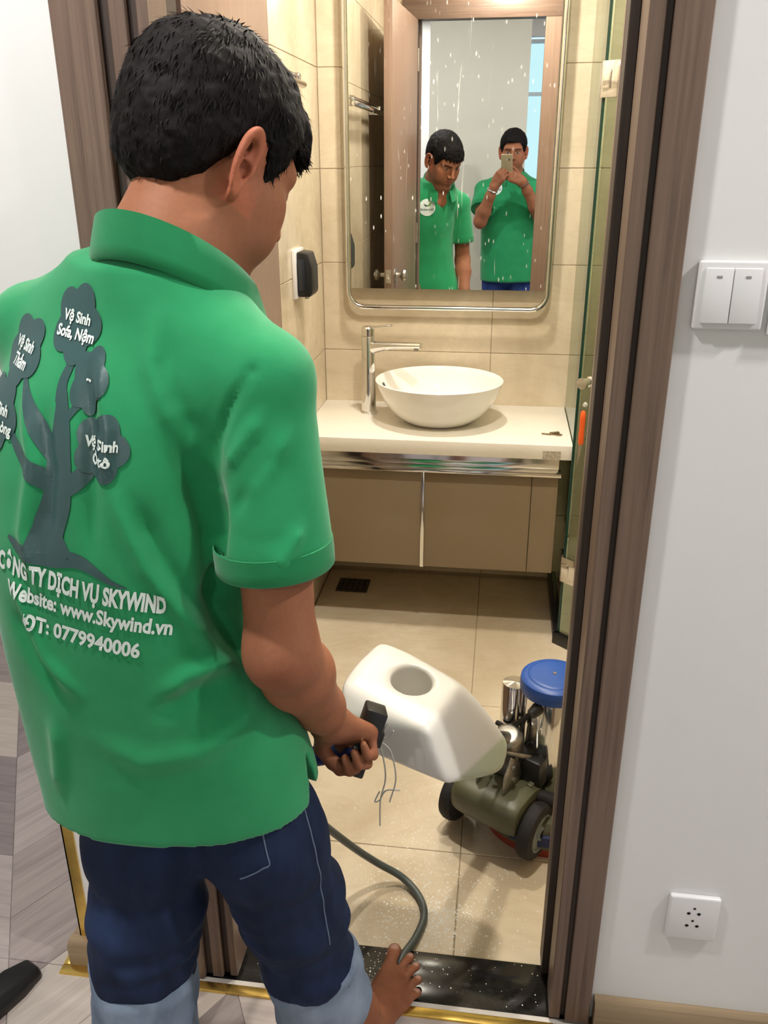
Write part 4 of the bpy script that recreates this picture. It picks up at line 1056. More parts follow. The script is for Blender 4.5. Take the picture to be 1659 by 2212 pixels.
def hand_parts(w, d, n, rightside, curls, thumb, spread=0.0, sc=1.0):
    d = nrm(d); n = nrm(np.asarray(n) - (np.asarray(n) @ d) * d); s = np.cross(n, d) * (1 if rightside else -1)
    w = np.asarray(w, float)
    Ls = (0.086, 0.089, 0.085, 0.077); Ss = (0.0275, 0.0090, -0.0095, -0.0265)
    ph = ((0.043, 0.026, 0.021), (0.047, 0.030, 0.022), (0.043, 0.028, 0.021), (0.034, 0.021, 0.019))
    rs = ((0.0098, 0.0090, 0.0082, 0.0066), (0.0100, 0.0092, 0.0083, 0.0067), (0.0095, 0.0087, 0.0079, 0.0064), (0.0085, 0.0077, 0.0070, 0.0057))
    palm = []; fingers = []
    for k in range(4):
        b = w + (d * Ls[k] + s * Ss[k]) * sc
        palm.append((w + s * Ss[k] * 0.55 * sc - n * 0.002, b - n * 0.001, 0.0165 * sc, 0.0125 * sc))
        ang = 0.0; p = b; pts = [p]
        dd = nrm(d + s * spread * (1.5 - k))
        for j in range(3):
            ang += math.radians(curls[k][j])
            p = p + (dd * math.cos(ang) - n * math.sin(ang)) * ph[k][j] * sc; pts.append(p)
        fingers.append((pts, [x * sc for x in rs[k]]))
    tp = [w + (d * a + n * b + s * c) * sc for a, b, c in thumb]
    fingers.append((tp, [0.0145 * sc, 0.0115 * sc, 0.0100 * sc, 0.0075 * sc]))
    palm.append((tp[0], w + d * 0.05 * sc + s * 0.015 * sc, 0.014 * sc, 0.012 * sc))
    return palm, fingers
def hand_sdf(P, H):
    palm, fingers = H; d = None
    for a, b, ra, rb in palm:
        e = cap(P, a, b, ra, rb); d = e if d is None else smin(d, e, 0.014)
    for pts, rs in fingers:
        e = chain(P, pts, rs, 0.003)
        d = smin(d, e, 0.006)
    return d
def hand_pts(H): return np.array([p for a, b, _, _ in H[0] for p in (a, b)] + [p for pts, _ in H[1] for p in pts])

class Bag:
    def __init__(s): s.v = []; s.f = []; s.c = []; s.n = 0
    def add(s, v, F, c):
        s.v.append(v); s.f.append(F + s.n); s.c.append(c); s.n += len(v)
    def out(s): return np.concatenate(s.v), np.concatenate(s.f), np.concatenate(s.c)
def skin_cols(v, k=0.5):
    nz = vnoise(v, 45) * 0.5 + vnoise(v, 16) * 0.5
    return np.outer(0.45 + 0.35 * nz, SKIN2 - SKIN) * k * 1.6 + SKIN

def rows_sdf(P, rows, yaw, nexp=2.35):
    R = np.array(rows); z = P[:, 2]
    zz = np.linspace(R[0, 0], R[-1, 0], 60)
    def ip(c):
        y = np.interp(zz, R[:, 0], R[:, c]); y = np.convolve(np.pad(y, 3, 'edge'), np.ones(7) / 7, 'valid'); return np.interp(z, zz, y)
    cx, cy, a, b = ip(1), ip(2), ip(3), ip(4)
    y_ = np.radians(ip(5)) if R.shape[1] > 5 else np.full(len(P), math.radians(yaw)); r = (np.cos(y_), -np.sin(y_)); f = (np.sin(y_), np.cos(y_))
    dx = (P[:, 0] - cx) * r[0] + (P[:, 1] - cy) * r[1]; dy = (P[:, 0] - cx) * f[0] + (P[:, 1] - cy) * f[1]
    k = (np.abs(dx / a) ** nexp + np.abs(dy / b) ** nexp) ** (1 / nexp)
    d = (k - 1) * np.minimum(a, b)
    return np.maximum(d, np.maximum(R[0, 0] - z, z - R[-1, 0]))

def foot_piece(ankle, toes, heel, shin_top, r_shin):
    # toes: list of (base, tip, r)
    def f(P):
        d = chain(P, [shin_top, ankle + V(0, 0, 0.03), ankle], r_shin, 0.02)
        d = smin(d, cap(P, ankle + V(0, 0, -0.02), heel, 0.032, 0.027), 0.03)
        for i, (b, t, r) in enumerate(toes):
            m_ = ankle * 0.55 + b * 0.45 + V(0, 0, -0.022)
            d = smin(d, cap(P, ankle + V(0, 0, -0.015), m_ + V(0, 0, 0.012), 0.032, 0.020), 0.02)
            d = smin(d, cap(P, m_ + V(0, 0, 0.008), b - (t - b) * 0.10, 0.020, r * 1.12), 0.012)
        for b, t, r in toes:
            mid = (b + t) / 2 + V(0, 0, 0.005)
            d = smin(d, chain(P, [b, mid, t], [r * 1.02, r * 0.90, r * 1.06], 0.003), 0.004)
        for side in (-1, 1):
            d = smin(d, ell(P, ankle + V(0.028 * side, 0.0, 0.005), (0.013, 0.016, 0.016)), 0.015)
        return np.maximum(d, (0.0005 - P[:, 2]))
    return f

def make_person(name, spec):
    yaw = spec['yaw']; y_ = math.radians(yaw)
    rv = V(math.cos(y_), -math.sin(y_), 0); fv = V(math.sin(y_), math.cos(y_), 0)
    HO, hf_ = spec['head'], frame(*spec['headrot'])
    NB = spec['neck']
    bag = Bag()
    # head and neck
    na = HO - hf_[2] * 0.035 - hf_[1] * 0.022
    hs = spec.get('headscale', 1.0)
    def fh(P):
        d = head_local(loc(P, HO, hf_) / hs) * hs
        d = smin(d, cap(P, na, NB, 0.055, 0.062), 0.03)
        d = smin(d, cap(P, NB, NB + fv * 0.02 - V(0, 0, 0.10), 0.062, 0.060), 0.04)
        return d
    lo = np.minimum(HO - 0.165, NB - V(0.12, 0.12, 0.16)); hi = np.maximum(HO + 0.165, NB + V(0.12, 0.16, 0.05))
    v, F = surface(fh, lo, hi, spec['hres']); v = relax(v, F, 1, 0.25)
    hc = head_cols(v, HO, hf_, spec.get('beard', 0.25))
    far = np.linalg.norm(v - HO, axis=1) > 0.16
    hc[far] = skin_cols(v[far]); bag.add(v, F, hc)
    # arms
    for side in ('R', 'L'):
        S, E_, W_ = spec['sh' + side], spec['el' + side], spec['wr' + side]
        Hh = hand_parts(W_, *spec['hand' + side]) if len(spec['hand' + side]) else None
        fm_ = E_ + (W_ - E_) * 0.28
        def fa_(P):
            d = chain(P, [S, S + (E_ - S) * 0.5, E_], [0.036, 0.043, 0.041], 0.02)
            d = smin(d, chain(P, [E_, fm_, E_ + (W_ - E_) * 0.75, W_], [0.040, 0.0435, 0.031, 0.0255], 0.02), 0.025)
            eb = nrm(nrm(E_ - S) + nrm(E_ - W_)); d = smin(d, ell(P, E_ + eb * 0.018, (0.018, 0.018, 0.022)), 0.035)
            return smin(d, hand_sdf(P, Hh), 0.016)
        pp = np.concatenate([hand_pts(Hh), [S, E_, W_]])
        v, F = surface(fa_, pp.min(0) - 0.07, pp.max(0) + 0.07, spec['ares'][side]); v = relax(v, F, 1, 0.4)
        c = skin_cols(v)
        # darker knuckles and elbow skin
        kn = np.zeros(len(v))
        for pts, rs in Hh[1]:
            for q in pts[:3]: kn = np.maximum(kn, np.exp(-(np.linalg.norm(v - q, axis=1) / 0.013) ** 2))
        kn = np.maximum(kn, np.exp(-(np.linalg.norm(v - (E_ + nrm(nrm(E_ - S) + nrm(E_ - W_)) * 0.04), axis=1) / 0.028) ** 2))
        c = c * (1 - 0.42 * kn[:, None]) + np.outer(0.42 * kn, np.array(srgb(120, 66, 50)[:3]))
        bag.add(v, F, c)
    # chest under the shirt
    cr = [(r_[0], r_[1], r_[2] + 0.016, r_[3] * 0.80 - 0.004, r_[4] * 0.82 - 0.004) + tuple(r_[5:]) for r_ in spec['rows']]
    cr[0] = (cr[0][0] + 0.10,) + tuple(cr[0][1:3]) + (cr[0][3] * 0.9, cr[0][4] * 0.9) + tuple(cr[0][5:])
    cr = sorted(cr)
    def core(P):
        d = rows_sdf(P, cr, yaw)
        for leg in spec['jeans']['legs']: d = smin(d, chain(P, leg['pts'], [r_ * 0.72 for r_ in leg['r']], 0.02), 0.02)
        for S, E_ in ((spec['shR'], spec['elR']), (spec['shL'], spec['elL'])): d = smin(d, cap(P, S, S * 0.6 + E_ * 0.4, 0.038, 0.036), 0.02); d = smin(d, cap(P, spec['neck'] - V(0, 0, 0.10), S, 0.035, 0.035), 0.02)
        return d
    cp_ = np.array([(r_[1], r_[2], r_[0]) for r_ in cr] + [p for leg in spec['jeans']['legs'] for p in leg['pts']] + [spec['shR'], spec['shL']])
    v, F = surface(core, cp_.min(0) - 0.22, cp_.max(0) + 0.2, 0.012)
    bag.add(v, F, skin_cols(v))
    # feet
    for ft in spec['feet']:
        f_ = foot_piece(*ft['args']); P_ = np.array([ft['args'][0], ft['args'][2], ft['args'][3]] + [t[1] for t in ft['args'][1]])
        v, F = surface(f_, P_.min(0) - V(0.07, 0.07, 0.05), P_.max(0) + V(0.07, 0.07, 0.02), ft['res']); v = relax(v, F, 1, 0.35)
        c = skin_cols(v) * np.array([0.86, 0.82, 0.80])
        for b, t, r in ft['args'][1]:
            tn = nrm(t - b)
            nl = t + V(0, 0, r * 0.9) - tn * r * 0.15
            m_ = np.exp(-(np.linalg.norm((v - nl) * V(1, 1, 0.7), axis=1) / (r * 0.72)) ** 6)
            c = c * (1 - 0.55 * m_[:, None]) + np.outer(0.55 * m_, np.array(srgb(206, 170, 156)[:3]))
            kb = np.exp(-(np.linalg.norm(v - (b + V(0, 0, r)), axis=1) / (r * 1.5)) ** 2)
            c = c * (1 - 0.35 * kb[:, None]) + np.outer(0.35 * kb, np.array(srgb(96, 58, 44)[:3]))
        bag.add(v, F, c)
    v, F, c = bag.out()
    body = nmesh(name, v, F, skin_m, None, c)
    # hair
    v, F = surface(lambda P: hair_local(loc(P, HO, hf_) / hs, spec.get('fringe', True), spec.get('nape', -0.058)) * hs, HO - 0.19, HO + 0.19, spec['hres'] * 1.1)
    N = vnormals(v, F); v = v + N * (0.0016 * vnoise(v, 130) + 0.0022 * vnoise(v, 55))[:, None]
    sv, sf = strands(v, F, N, HO, hf_, spec['strands'], 3)
    # ribbons: last quad collapses to a triangle, so keep separate triangle list
    V_ = np.concatenate([v, sv]); tri = sf[len(sf) // 2:, :3] + len(v); qd = np.concatenate([F, sf[:len(sf) // 2] + len(v)])
    me = bpy.data.meshes.new('hair'); me.from_pydata(V_.tolist(), [], qd.tolist() + tri.tolist()); me.shade_smooth()
    hair = link('hair', me, hair_m, body)
    # shirt
    SRp, SLp = spec['shR'], spec['shL']; ER, EL = spec['elR'], spec['elL']
    sl_ = spec['sleeve']
    def shirt(P, off=0.0):
        d = rows_sdf(P, spec['rows'], yaw)
        nb = spec['yoke']
        for S, E_, side in ((SRp, ER, 'R'), (SLp, EL, 'L')):
            d = smin(d, cap(P, spec.get('yoke' + side, nb), S, 0.060, spec['shr']), 0.050)
            e = S + (E_ - S) * sl_[side][0]
            ax = nrm(E_ - S)
            dd = cap(P, S, e + ax * 0.08, spec['shr'] - 0.002, sl_[side][1])
            cutn = nrm(ax + np.asarray(sl_[side][2]))
            dd = smax(dd, plane(P, e, cutn), 0.006)
            d = smin(d, dd, 0.014)
        # neck opening
        d = smax(d, -cap(P, spec['neckhole'][0], spec['neckhole'][1], 0.046, 0.060), 0.012)
        if 'vee' in spec:
            c0, w0, h0 = spec['vee']
            q = P - c0; x = q @ rv; yy = q @ fv; zz = q[:, 2]
            wedge = np.maximum(np.abs(x) - np.clip(w0 * (zz / h0), 0, 0.05), np.maximum(-zz, -yy))
            d = smax(d, -wedge, 0.006)
        if 'slit' in spec:
            q = P - spec['slit']; fx = np.abs(q[:, 0] * 0.25 + q[:, 1] * 0.97); wz = np.clip(-q[:, 2] * 0.28, 0, 0.05)
            d = smax(d, -np.maximum(np.maximum(fx - wz, q[:, 2]), -q[:, 0] - 0.05), 0.003)
        return d
    rows = spec['rows']
    lo = V(min(SRp[0], SLp[0], ER[0], EL[0]) - 0.12, min(SRp[1], SLp[1], ER[1], EL[1], min(r[2] - r[4] for r in rows)) - 0.10, rows[0][0] - 0.03)
    hi = V(max(SRp[0], SLp[0], ER[0], EL[0]) + 0.12, max(SRp[1], SLp[1], ER[1], EL[1], max(r[2] + r[4] for r in rows)) + 0.10, 1.52)
    v, F = surface(shirt, lo, hi, spec['cres']); v = relax(v, F, 2, 0.5)
    N = vnormals(v, F)
    disp = 0.0030 * vnoise(v, (9, 9, 4)) + 0.0016 * vnoise(v + 5, (22, 22, 10))
    if 'folds' in spec:
        s_ = (v - V(spec['spine'][0], spec['spine'][1], 0)) @ rv; bk = (N @ fv < 0.35)
        disp = disp + spec['folds'](s_, v[:, 2]) * bk
    if 'foldfn' in spec: disp = disp + spec['foldfn'](v, N)
    v = v + N * disp[:, None]
    v, F = spec['hemcut'](v, F) if 'hemcut' in spec else (v, F)
    sh_o = nmesh('polo_shirt', v, F, green_m, body)
    # sleeve cuffs
    for S, E_, side in ((SRp, ER, 'R'), (SLp, EL, 'L')):
        e = S + (E_ - S) * sl_[side][0]; ax = nrm(E_ - S); cutn = nrm(ax + np.asarray(sl_[side][2]))
        rr = sl_[side][1] * 0 + spec['shr'] - 0.002 + (sl_[side][1] - spec['shr'] + 0.002) * (np.linalg.norm(e - S) / (np.linalg.norm(e - S) + 0.08))
        u = nrm(np.cross(cutn, V(0, 1, 0.2))); w_ = np.cross(cutn, u)
        rings = []
        for t_, k_ in ((-0.028, 0.0005), (-0.0275, 0.0022), (-0.012, 0.0026), (0.001, 0.0024), (0.003, 0.0010), (0.003, -0.006), (-0.02, -0.008)):
            ring = []
            for a in np.linspace(0, 2 * math.pi, 40, endpoint=False):
                dir_ = math.cos(a) * u + math.sin(a) * w_
                dirp = dir_ - (dir_ @ ax) * ax; L_ = np.linalg.norm(dirp)
                ring.append(e + cutn * t_ + dir_ * ((rr + k_) / L_))
            rings.append(ring)
        MB().rings(rings, cap=False).build('sleeve_cuff', greenrib_m, sh_o, angle=60)
    # collar
    cc, cslope, ra_, rb_ = spec['collar']
    # folded collar: inner stand, fold, outer leaf; open at the front
    prof_ = [(0.000, -0.030), (0.000, -0.004), (0.003, 0.002), (0.008, 0.000), (0.0125, -0.018), (0.0175, -0.040), (0.0200, -0.056), (0.0180, -0.057), (0.009, -0.018), (0.004, -0.008)]
    rings = []
    for a in np.linspace(-157, 157, 61):
        t_ = math.radians(a); fb = -math.cos(t_); lr = math.sin(t_)           # a = 0 is the nape
        tipx = max(0, (abs(a) - 110) / 47)
        ring = []
        for o_, z_ in prof_:
            drop = z_ * (1 - 0.22 * tipx * (o_ > 0.012))
            p = cc + rv * (ra_ + o_ * (1 + 0.5 * tipx)) * lr + fv * (rb_ + o_ * (1 + 0.3 * tipx)) * fb
            ring.append(p + V(0, 0, drop - cslope * ((rb_ + o_) * fb)))
        rings.append(ring)
    MB().rings(rings, cap=True).build('collar', greenrib_m, sh_o, angle=70)
    # jeans
    jr = spec['jeans']
    def jeans(P):
        d = ell(P, jr['pelvis'][0], jr['pelvis'][1], np.stack([rv, fv, V(0, 0, 1)]))
        for leg in jr['legs']: d = smin(d, chain(P, leg['pts'], leg['r'], 0.03), 0.030)
        for leg in jr['legs']: d = smax(d, plane(P, leg['cut'], leg['cutn']) * 1.0 + np.where(np.linalg.norm(P - leg['cut'], axis=1) > 0.16, -1.0, 0.0), 0.004) if False else np.where(np.linalg.norm(P[:, :2] - leg['cut'][:2], axis=1) < 0.115, np.maximum(d, plane(P, leg['cut'], leg['cutn'])), d)
        return d
    ap = np.array([p for leg in jr['legs'] for p in leg['pts']] + [jr['pelvis'][0]])
    v, F = surface(jeans, ap.min(0) - V(0.16, 0.16, 0.08), ap.max(0) + V(0.16, 0.16, 0.12), spec['cres'] * 1.1); v = relax(v, F, 2, 0.5)
    N = vnormals(v, F)
    w_low = np.clip((0.72 - v[:, 2]) / 0.25, 0, 1)
    disp = 0.0035 * vnoise(v, (9, 9, 20)) * (0.4 + w_low) + (0.0045 * vnoise(v + 3, (6, 6, 34)) + 0.0050 * vnoise(v + 7, (5, 5, 48)) * np.clip((0.56 - v[:, 2]) / 0.12, 0, 1)) * w_low + 0.002 * vnoise(v, 40)
    jo = nmesh('jeans', v + N * disp[:, None], F, jr['mat'], body)
    for leg in jr['legs']:
        if 'cuff' not in leg: continue
        c0, c1, r0, r1 = leg['cuff']
        ax = nrm(c1 - c0); u = nrm(np.cross(ax, V(0, 1, 0))); w_ = np.cross(ax, u); rings = []
        for t_, k_ in ((0.0, -0.004), (0.02, 0.003), (0.12, 0.006), (0.3, 0.004), (0.38, 0.007), (0.6, 0.005), (0.8, 0.007), (0.97, 0.005), (1.0, 0.0), (1.0, -0.010)):
            ring = []
            for a in np.linspace(0, 2 * math.pi, 56, endpoint=False):
                wob = 0.0035 * math.sin(3 * a + 9 * t_) + 0.0025 * math.sin(5 * a - 14 * t_)
                top = (1 - t_) * (0.012 * math.cos(a + leg.get('ph', 0)))
                ring.append(c0 + (c1 - c0) * t_ + ax * top + (math.cos(a) * u + math.sin(a) * w_) * (r0 + (r1 - r0) * t_ + k_ + wob))
            rings.append(ring)
        MB().rings(rings, cap=False).build('rolled_cuff', denim_in, jo, angle=80)
    tag(body, spec['label'], 'person')
    return body, sh_o, jo, rv, fv, hf_

# --- the worker
FIST = [(62, 92, 62), (66, 95, 62), (70, 95, 60), (74, 92, 58)]
REL = [(18, 24, 14), (22, 28, 16), (26, 30, 16), (30, 30, 16)]
FOLDS = [  # (points on the cloth, height, width)
    ([(-0.361, 0.866, 1.347), (-0.361, 0.843, 1.303), (-0.347, 0.832, 1.267), (-0.326, 0.835, 1.226), (-0.306, 0.849, 1.186)], 0.0060, 0.011),
    ([(-0.345, 0.860, 1.340), (-0.343, 0.838, 1.295), (-0.328, 0.832, 1.258), (-0.309, 0.838, 1.222)], -0.0050, 0.010),
    ([(-0.235, 0.915, 1.318), (-0.254, 0.854, 1.298), (-0.280, 0.844, 1.260), (-0.298, 0.847, 1.217), (-0.306, 0.846, 1.170)], -0.0045, 0.006),
    ([(-0.398, 0.803, 1.165), (-0.370, 0.802, 1.087), (-0.337, 0.811, 1.026), (-0.315, 0.83, 0.97)], 0.0060, 0.010),
    ([(-0.378, 0.803, 1.158), (-0.350, 0.805, 1.085), (-0.318, 0.818, 1.026)], -0.0060, 0.013),
    ([(-0.334, 0.833, 1.252), (-0.320, 0.836, 1.19), (-0.305, 0.840, 1.129), (-0.300, 0.85, 1.05), (-0.290, 0.884, 0.989)], -0.0140, 0.019),
    ([(-0.418, 0.848, 1.300), (-0.405, 0.819, 1.238), (-0.410, 0.806, 1.180)], 0.0045, 0.008),
    ([(-0.432, 0.848, 1.295), (-0.422, 0.819, 1.235), (-0.425, 0.806, 1.170), (-0.43, 0.79, 1.10)], -0.0045, 0.010),
    ([(-0.509, 0.855, 1.265), (-0.495, 0.823, 1.197), (-0.512, 0.812, 1.118), (-0.50, 0.80, 1.06)], 0.0060, 0.010),
    ([(-0.485, 0.84, 1.255), (-0.472, 0.818, 1.190), (-0.485, 0.803, 1.110)], -0.0045, 0.010),
    ([(-0.535, 0.805, 1.06), (-0.520, 0.801, 1.024), (-0.503, 0.794, 0.969), (-0.468, 0.789, 0.925)], 0.0055, 0.009),
    ([(-0.540, 0.815, 1.02), (-0.525, 0.80, 0.97), (-0.49, 0.79, 0.91)], -0.0050, 0.011),
    ([(-0.507, 0.796, 0.877), (-0.515, 0.80, 0.82), (-0.522, 0.805, 0.771)], 0.0050, 0.012),
    ([(-0.246, 0.844, 1.252), (-0.265, 0.84, 1.22), (-0.282, 0.839, 1.196)], 0.0050, 0.008),
    ([(-0.219, 0.851, 1.230), (-0.236, 0.838, 1.20), (-0.262, 0.824, 1.165)], 0.0045, 0.008),
    ([(-0.230, 0.845, 1.215), (-0.250, 0.832, 1.185), (-0.275, 0.822, 1.150)], -0.0045, 0.008),
    ([(-0.204, 0.832, 1.132), (-0.225, 0.807, 1.093)], 0.0040, 0.008),
    ([(-0.280, 0.81, 1.135), (-0.250, 0.80, 1.12), (-0.215, 0.81, 1.13)], -0.0035, 0.008),
    ([(-0.367, 0.794, 0.930), (-0.340, 0.80, 0.95), (-0.319, 0.821, 0.955), (-0.291, 0.857, 0.947)], 0.0060, 0.011),
    ([(-0.370, 0.794, 0.905), (-0.335, 0.80, 0.925), (-0.300, 0.83, 0.928)], -0.0050, 0.012),
    ([(-0.45, 0.79, 0.86), (-0.40, 0.79, 0.835), (-0.33, 0.80, 0.845), (-0.27, 0.84, 0.88)], 0.0035, 0.016),
    ([(-0.315, 0.835, 1.06), (-0.305, 0.845, 1.0), (-0.27, 0.87, 0.93)], -0.0130, 0.018),
]
def worker_foldfn(v, N):
    out = np.zeros(len(v))
    for pts, amp, wd in FOLDS:
        best = np.full(len(v), 9.0); tb = np.zeros(len(v)); P = [V(*p) for p in pts]; n = len(P) - 1
        for i in range(n):
            e = P[i + 1] - P[i]; t_ = np.clip((v - P[i]) @ e / (e @ e), 0, 1)
            dd = np.linalg.norm(v - P[i] - t_[:, None] * e, axis=1); m = dd < best
            best = np.where(m, dd, best); tb = np.where(m, (i + t_) / n, tb)
        out += 1.45 * amp * np.exp(-(best / wd) ** 2) * np.clip(np.sin(np.pi * (0.06 + 0.88 * tb)) * 1.5, 0, 1)
    return out
W_rows = [(0.700, -0.406, 0.917, 0.190, 0.128, -6), (0.80, -0.420, 0.913, 0.182, 0.124, -2), (0.95, -0.448, 0.905, 0.160, 0.118, 4), (1.08, -0.455, 0.915, 0.160, 0.122, 8),
          (1.20, -0.448, 0.938, 0.165, 0.126, 13), (1.28, -0.430, 0.955, 0.150, 0.116, 20), (1.33, -0.405, 0.966, 0.112, 0.094, 22), (1.385, -0.388, 0.976, 0.074, 0.074, 22)]
toesR = [(V(-0.158, 1.222, 0.019), V(-0.1535, 1.266, 0.013), 0.0132), (V(-0.138, 1.212, 0.020), V(-0.1205, 1.256, 0.011), 0.0086), (V(-0.128, 1.194, 0.019), V(-0.1070, 1.236, 0.011), 0.0083),
         (V(-0.121, 1.172, 0.018), V(-0.0995, 1.208, 0.010), 0.0080), (V(-0.117, 1.148, 0.016), V(-0.0990, 1.180, 0.009), 0.0080)]
ankR = V(-0.192, 1.045, 0.085)
ankL = V(-0.525, 0.835, 0.085)
toesL = [(V(-0.545 + 0.02 * i, 1.02 - 0.004 * i * i, 0.016), V(-0.552 + 0.0225 * i, 1.065 - 0.006 * i * i, 0.011), 0.0135 - 0.0012 * i) for i in (4, 3, 2, 1, 0)]
toesL = [(V(-0.525 - 0.019 * i, 0.985 - 0.005 * i * i, 0.017), V(-0.530 - 0.022 * i, 1.025 - 0.008 * i * i, 0.012), (0.0135, 0.0100, 0.0095, 0.0090, 0.0086)[i]) for i in range(5)]
worker = dict(
    label='man in a green polo shirt and rolled-up jeans seen from behind, holding the machine handle',
    yaw=22, head=V(-0.346, 1.045, 1.494), headrot=(37, 33, 0), headscale=1.05, nape=-0.084, neck=V(-0.382, 0.980, 1.395), hres=0.0021, beard=0.35,
    shR=V(-0.258, 0.905, 1.276), elR=V(-0.238, 0.850, 0.965), wrR=V(-0.214, 1.000, 0.757),
    shL=V(-0.572, 1.010, 1.305), elL=V(-0.560, 1.090, 1.00), wrL=V(-0.470, 1.130, 0.80),
    handR=(V(0.32, 0.64, -0.70), V(-0.14, 0.76, 0.64), True, FIST, [(0.022, -0.006, 0.022), (0.048, -0.022, 0.040), (0.072, -0.040, 0.034), (0.085, -0.050, 0.016)]),
    handL=(V(0.05, 0.25, -0.95), V(-0.9, 0.1, 0.1), False, REL, [(0.022, -0.004, 0.022), (0.050, -0.016, 0.036), (0.078, -0.026, 0.040), (0.100, -0.032, 0.040)]),
    ares={'R': 0.003, 'L': 0.006}, rows=W_rows, yokeR=V(-0.384, 0.966, 1.338), yoke=V(-0.402, 0.958, 1.364), shr=0.057,
    sleeve={'R': (0.66, 0.071, (0.0, 0.12, 0.0)), 'L': (0.66, 0.071, (0, 0.1, 0))},
    neckhole=(V(-0.382, 0.995, 1.36), V(-0.375, 1.01, 1.55)), vee=(V(-0.358, 1.02, 1.255), 0.028, 0.10), slit=V(-0.228, 0.918, 0.765),
    collar=(V(-0.372, 0.986, 1.394), 0.66, 0.0770, 0.0830), cres=0.0052, strands=9000, foldfn=worker_foldfn,
    feet=[dict(args=(ankR, toesR, V(-0.205, 1.010, 0.030), V(-0.245, 0.962, 0.36), [0.050, 0.036, 0.034]), res=0.0028),
          dict(args=(ankL, toesL, V(-0.520, 0.798, 0.030), V(-0.482, 0.868, 0.42), [0.050, 0.036, 0.034]), res=0.006)],
    jeans=dict(mat=denim_m, pelvis=(V(-0.400, 0.915, 0.80), (0.145, 0.094, 0.12)), legs=[
        dict(pts=[V(-0.332, 0.910, 0.78), V(-0.298, 0.915, 0.62), V(-0.268, 0.938, 0.47), V(-0.250, 0.958, 0.33), V(-0.244, 0.966, 0.25)], r=[0.072, 0.084, 0.075, 0.069, 0.067], cut=V(-0.250, 0.958, 0.325), cutn=V(0.05, 0.05, -1),
             cuff=(V(-0.251, 0.956, 0.345), V(-0.232, 0.978, 0.215), 0.0715, 0.071), ph=2.0),
        dict(pts=[V(-0.462, 0.918, 0.78), V(-0.462, 0.900, 0.62), V(-0.470, 0.880, 0.49), V(-0.478, 0.868, 0.39), V(-0.486, 0.865, 0.31)], r=[0.072, 0.084, 0.076, 0.069, 0.067], cut=V(-0.480, 0.868, 0.385), cutn=V(-0.05, 0.0, -1),
             cuff=(V(-0.479, 0.869, 0.410), V(-0.492, 0.862, 0.225), 0.0715, 0.073), ph=-1.0)]))

wk, wk_shirt, wk_jeans, wrv, wfv, whf = make_person('person', worker)

# seams of the jeans
thread = plain('pale_seam_thread', srgb(92, 106, 130), 0.8)
for pts in ([(-0.2787, 0.8454, 0.7195), (-0.276, 0.8442, 0.6958), (-0.2722, 0.8402, 0.6749), (-0.2687, 0.8357, 0.6631), (-0.2655, 0.8321, 0.6504), (-0.2731, 0.8284, 0.6469), (-0.2812, 0.8261, 0.6417), (-0.2912, 0.8242, 0.6365), (-0.3036, 0.8239, 0.6297)],
            [(-0.2332, 0.8964, 0.6955), (-0.2281, 0.8907, 0.6822), (-0.223, 0.8852, 0.6688), (-0.2184, 0.8811, 0.6508), (-0.2142, 0.8794, 0.6271), (-0.2103, 0.8788, 0.6019), (-0.2112, 0.8885, 0.568), (-0.2094, 0.8901, 0.5365), (-0.2073, 0.89, 0.509), (-0.2044, 0.8883, 0.4829), (-0.2023, 0.8899, 0.4525)]):
    bj = BVHTree.FromPolygons([v_.co[:] for v_ in wk_jeans.data.vertices], [p.vertices[:] for p in wk_jeans.data.polygons])
    P_ = []
    for p in spline(pts, 5):
        h = bj.find_nearest(Vector(p)); n_ = h[1]; P_.append(V(*h[0]) + V(*n_) * 0.0004)
    MB().tube(P_, 0.0011, 6).build('stitched_seam', thread, wk_jeans)

# --- printed decoration laid on the cloth of a shirt
def bvh_of(o):
    me = o.data
    return BVHTree.FromPolygons([v_.co[:] for v_ in me.vertices], [p.vertices[:] for p in me.polygons])
def refine_bm(bm, lim):
    bmesh.ops.triangulate(bm, faces=bm.faces)
    for _ in range(5):
        es = [e for e in bm.edges if e.calc_length() > lim]
        if not es: break
        bmesh.ops.subdivide_edges(bm, edges=es, cuts=1); bmesh.ops.triangulate(bm, faces=bm.faces)
def lay(bm, bv, org, r0, d0, parent, name, mat, off, lim=0.0045):
    # bm holds flat (s, z) shapes in its x, y; they are pressed onto the cloth along d0
    refine_bm(bm, lim)
    dead = []
    for v_ in bm.verts:
        s_, z_ = v_.co.x, v_.co.y
        p = org + r0 * s_ - d0 * 0.5
        h = bv.ray_cast(Vector((p[0], p[1], z_)), Vector(d0))
        if h[0] is None: dead.append(v_); continue
        n_ = h[1] if h[1].dot(Vector(d0)) < 0 else -h[1]
        v_.co = h[0] + n_ * off
    if dead: bmesh.ops.delete(bm, geom=dead, context='VERTS')
    me = bpy.data.meshes.new(name); bm.to_mesh(me); bm.free(); me.shade_smooth()
    return link(name, me, mat, parent)
def poly_bm(pts):
    bm = bmesh.new(); f_ = bm.faces.new([bm.verts.new((x, y, 0)) for x, y in pts]); return bm
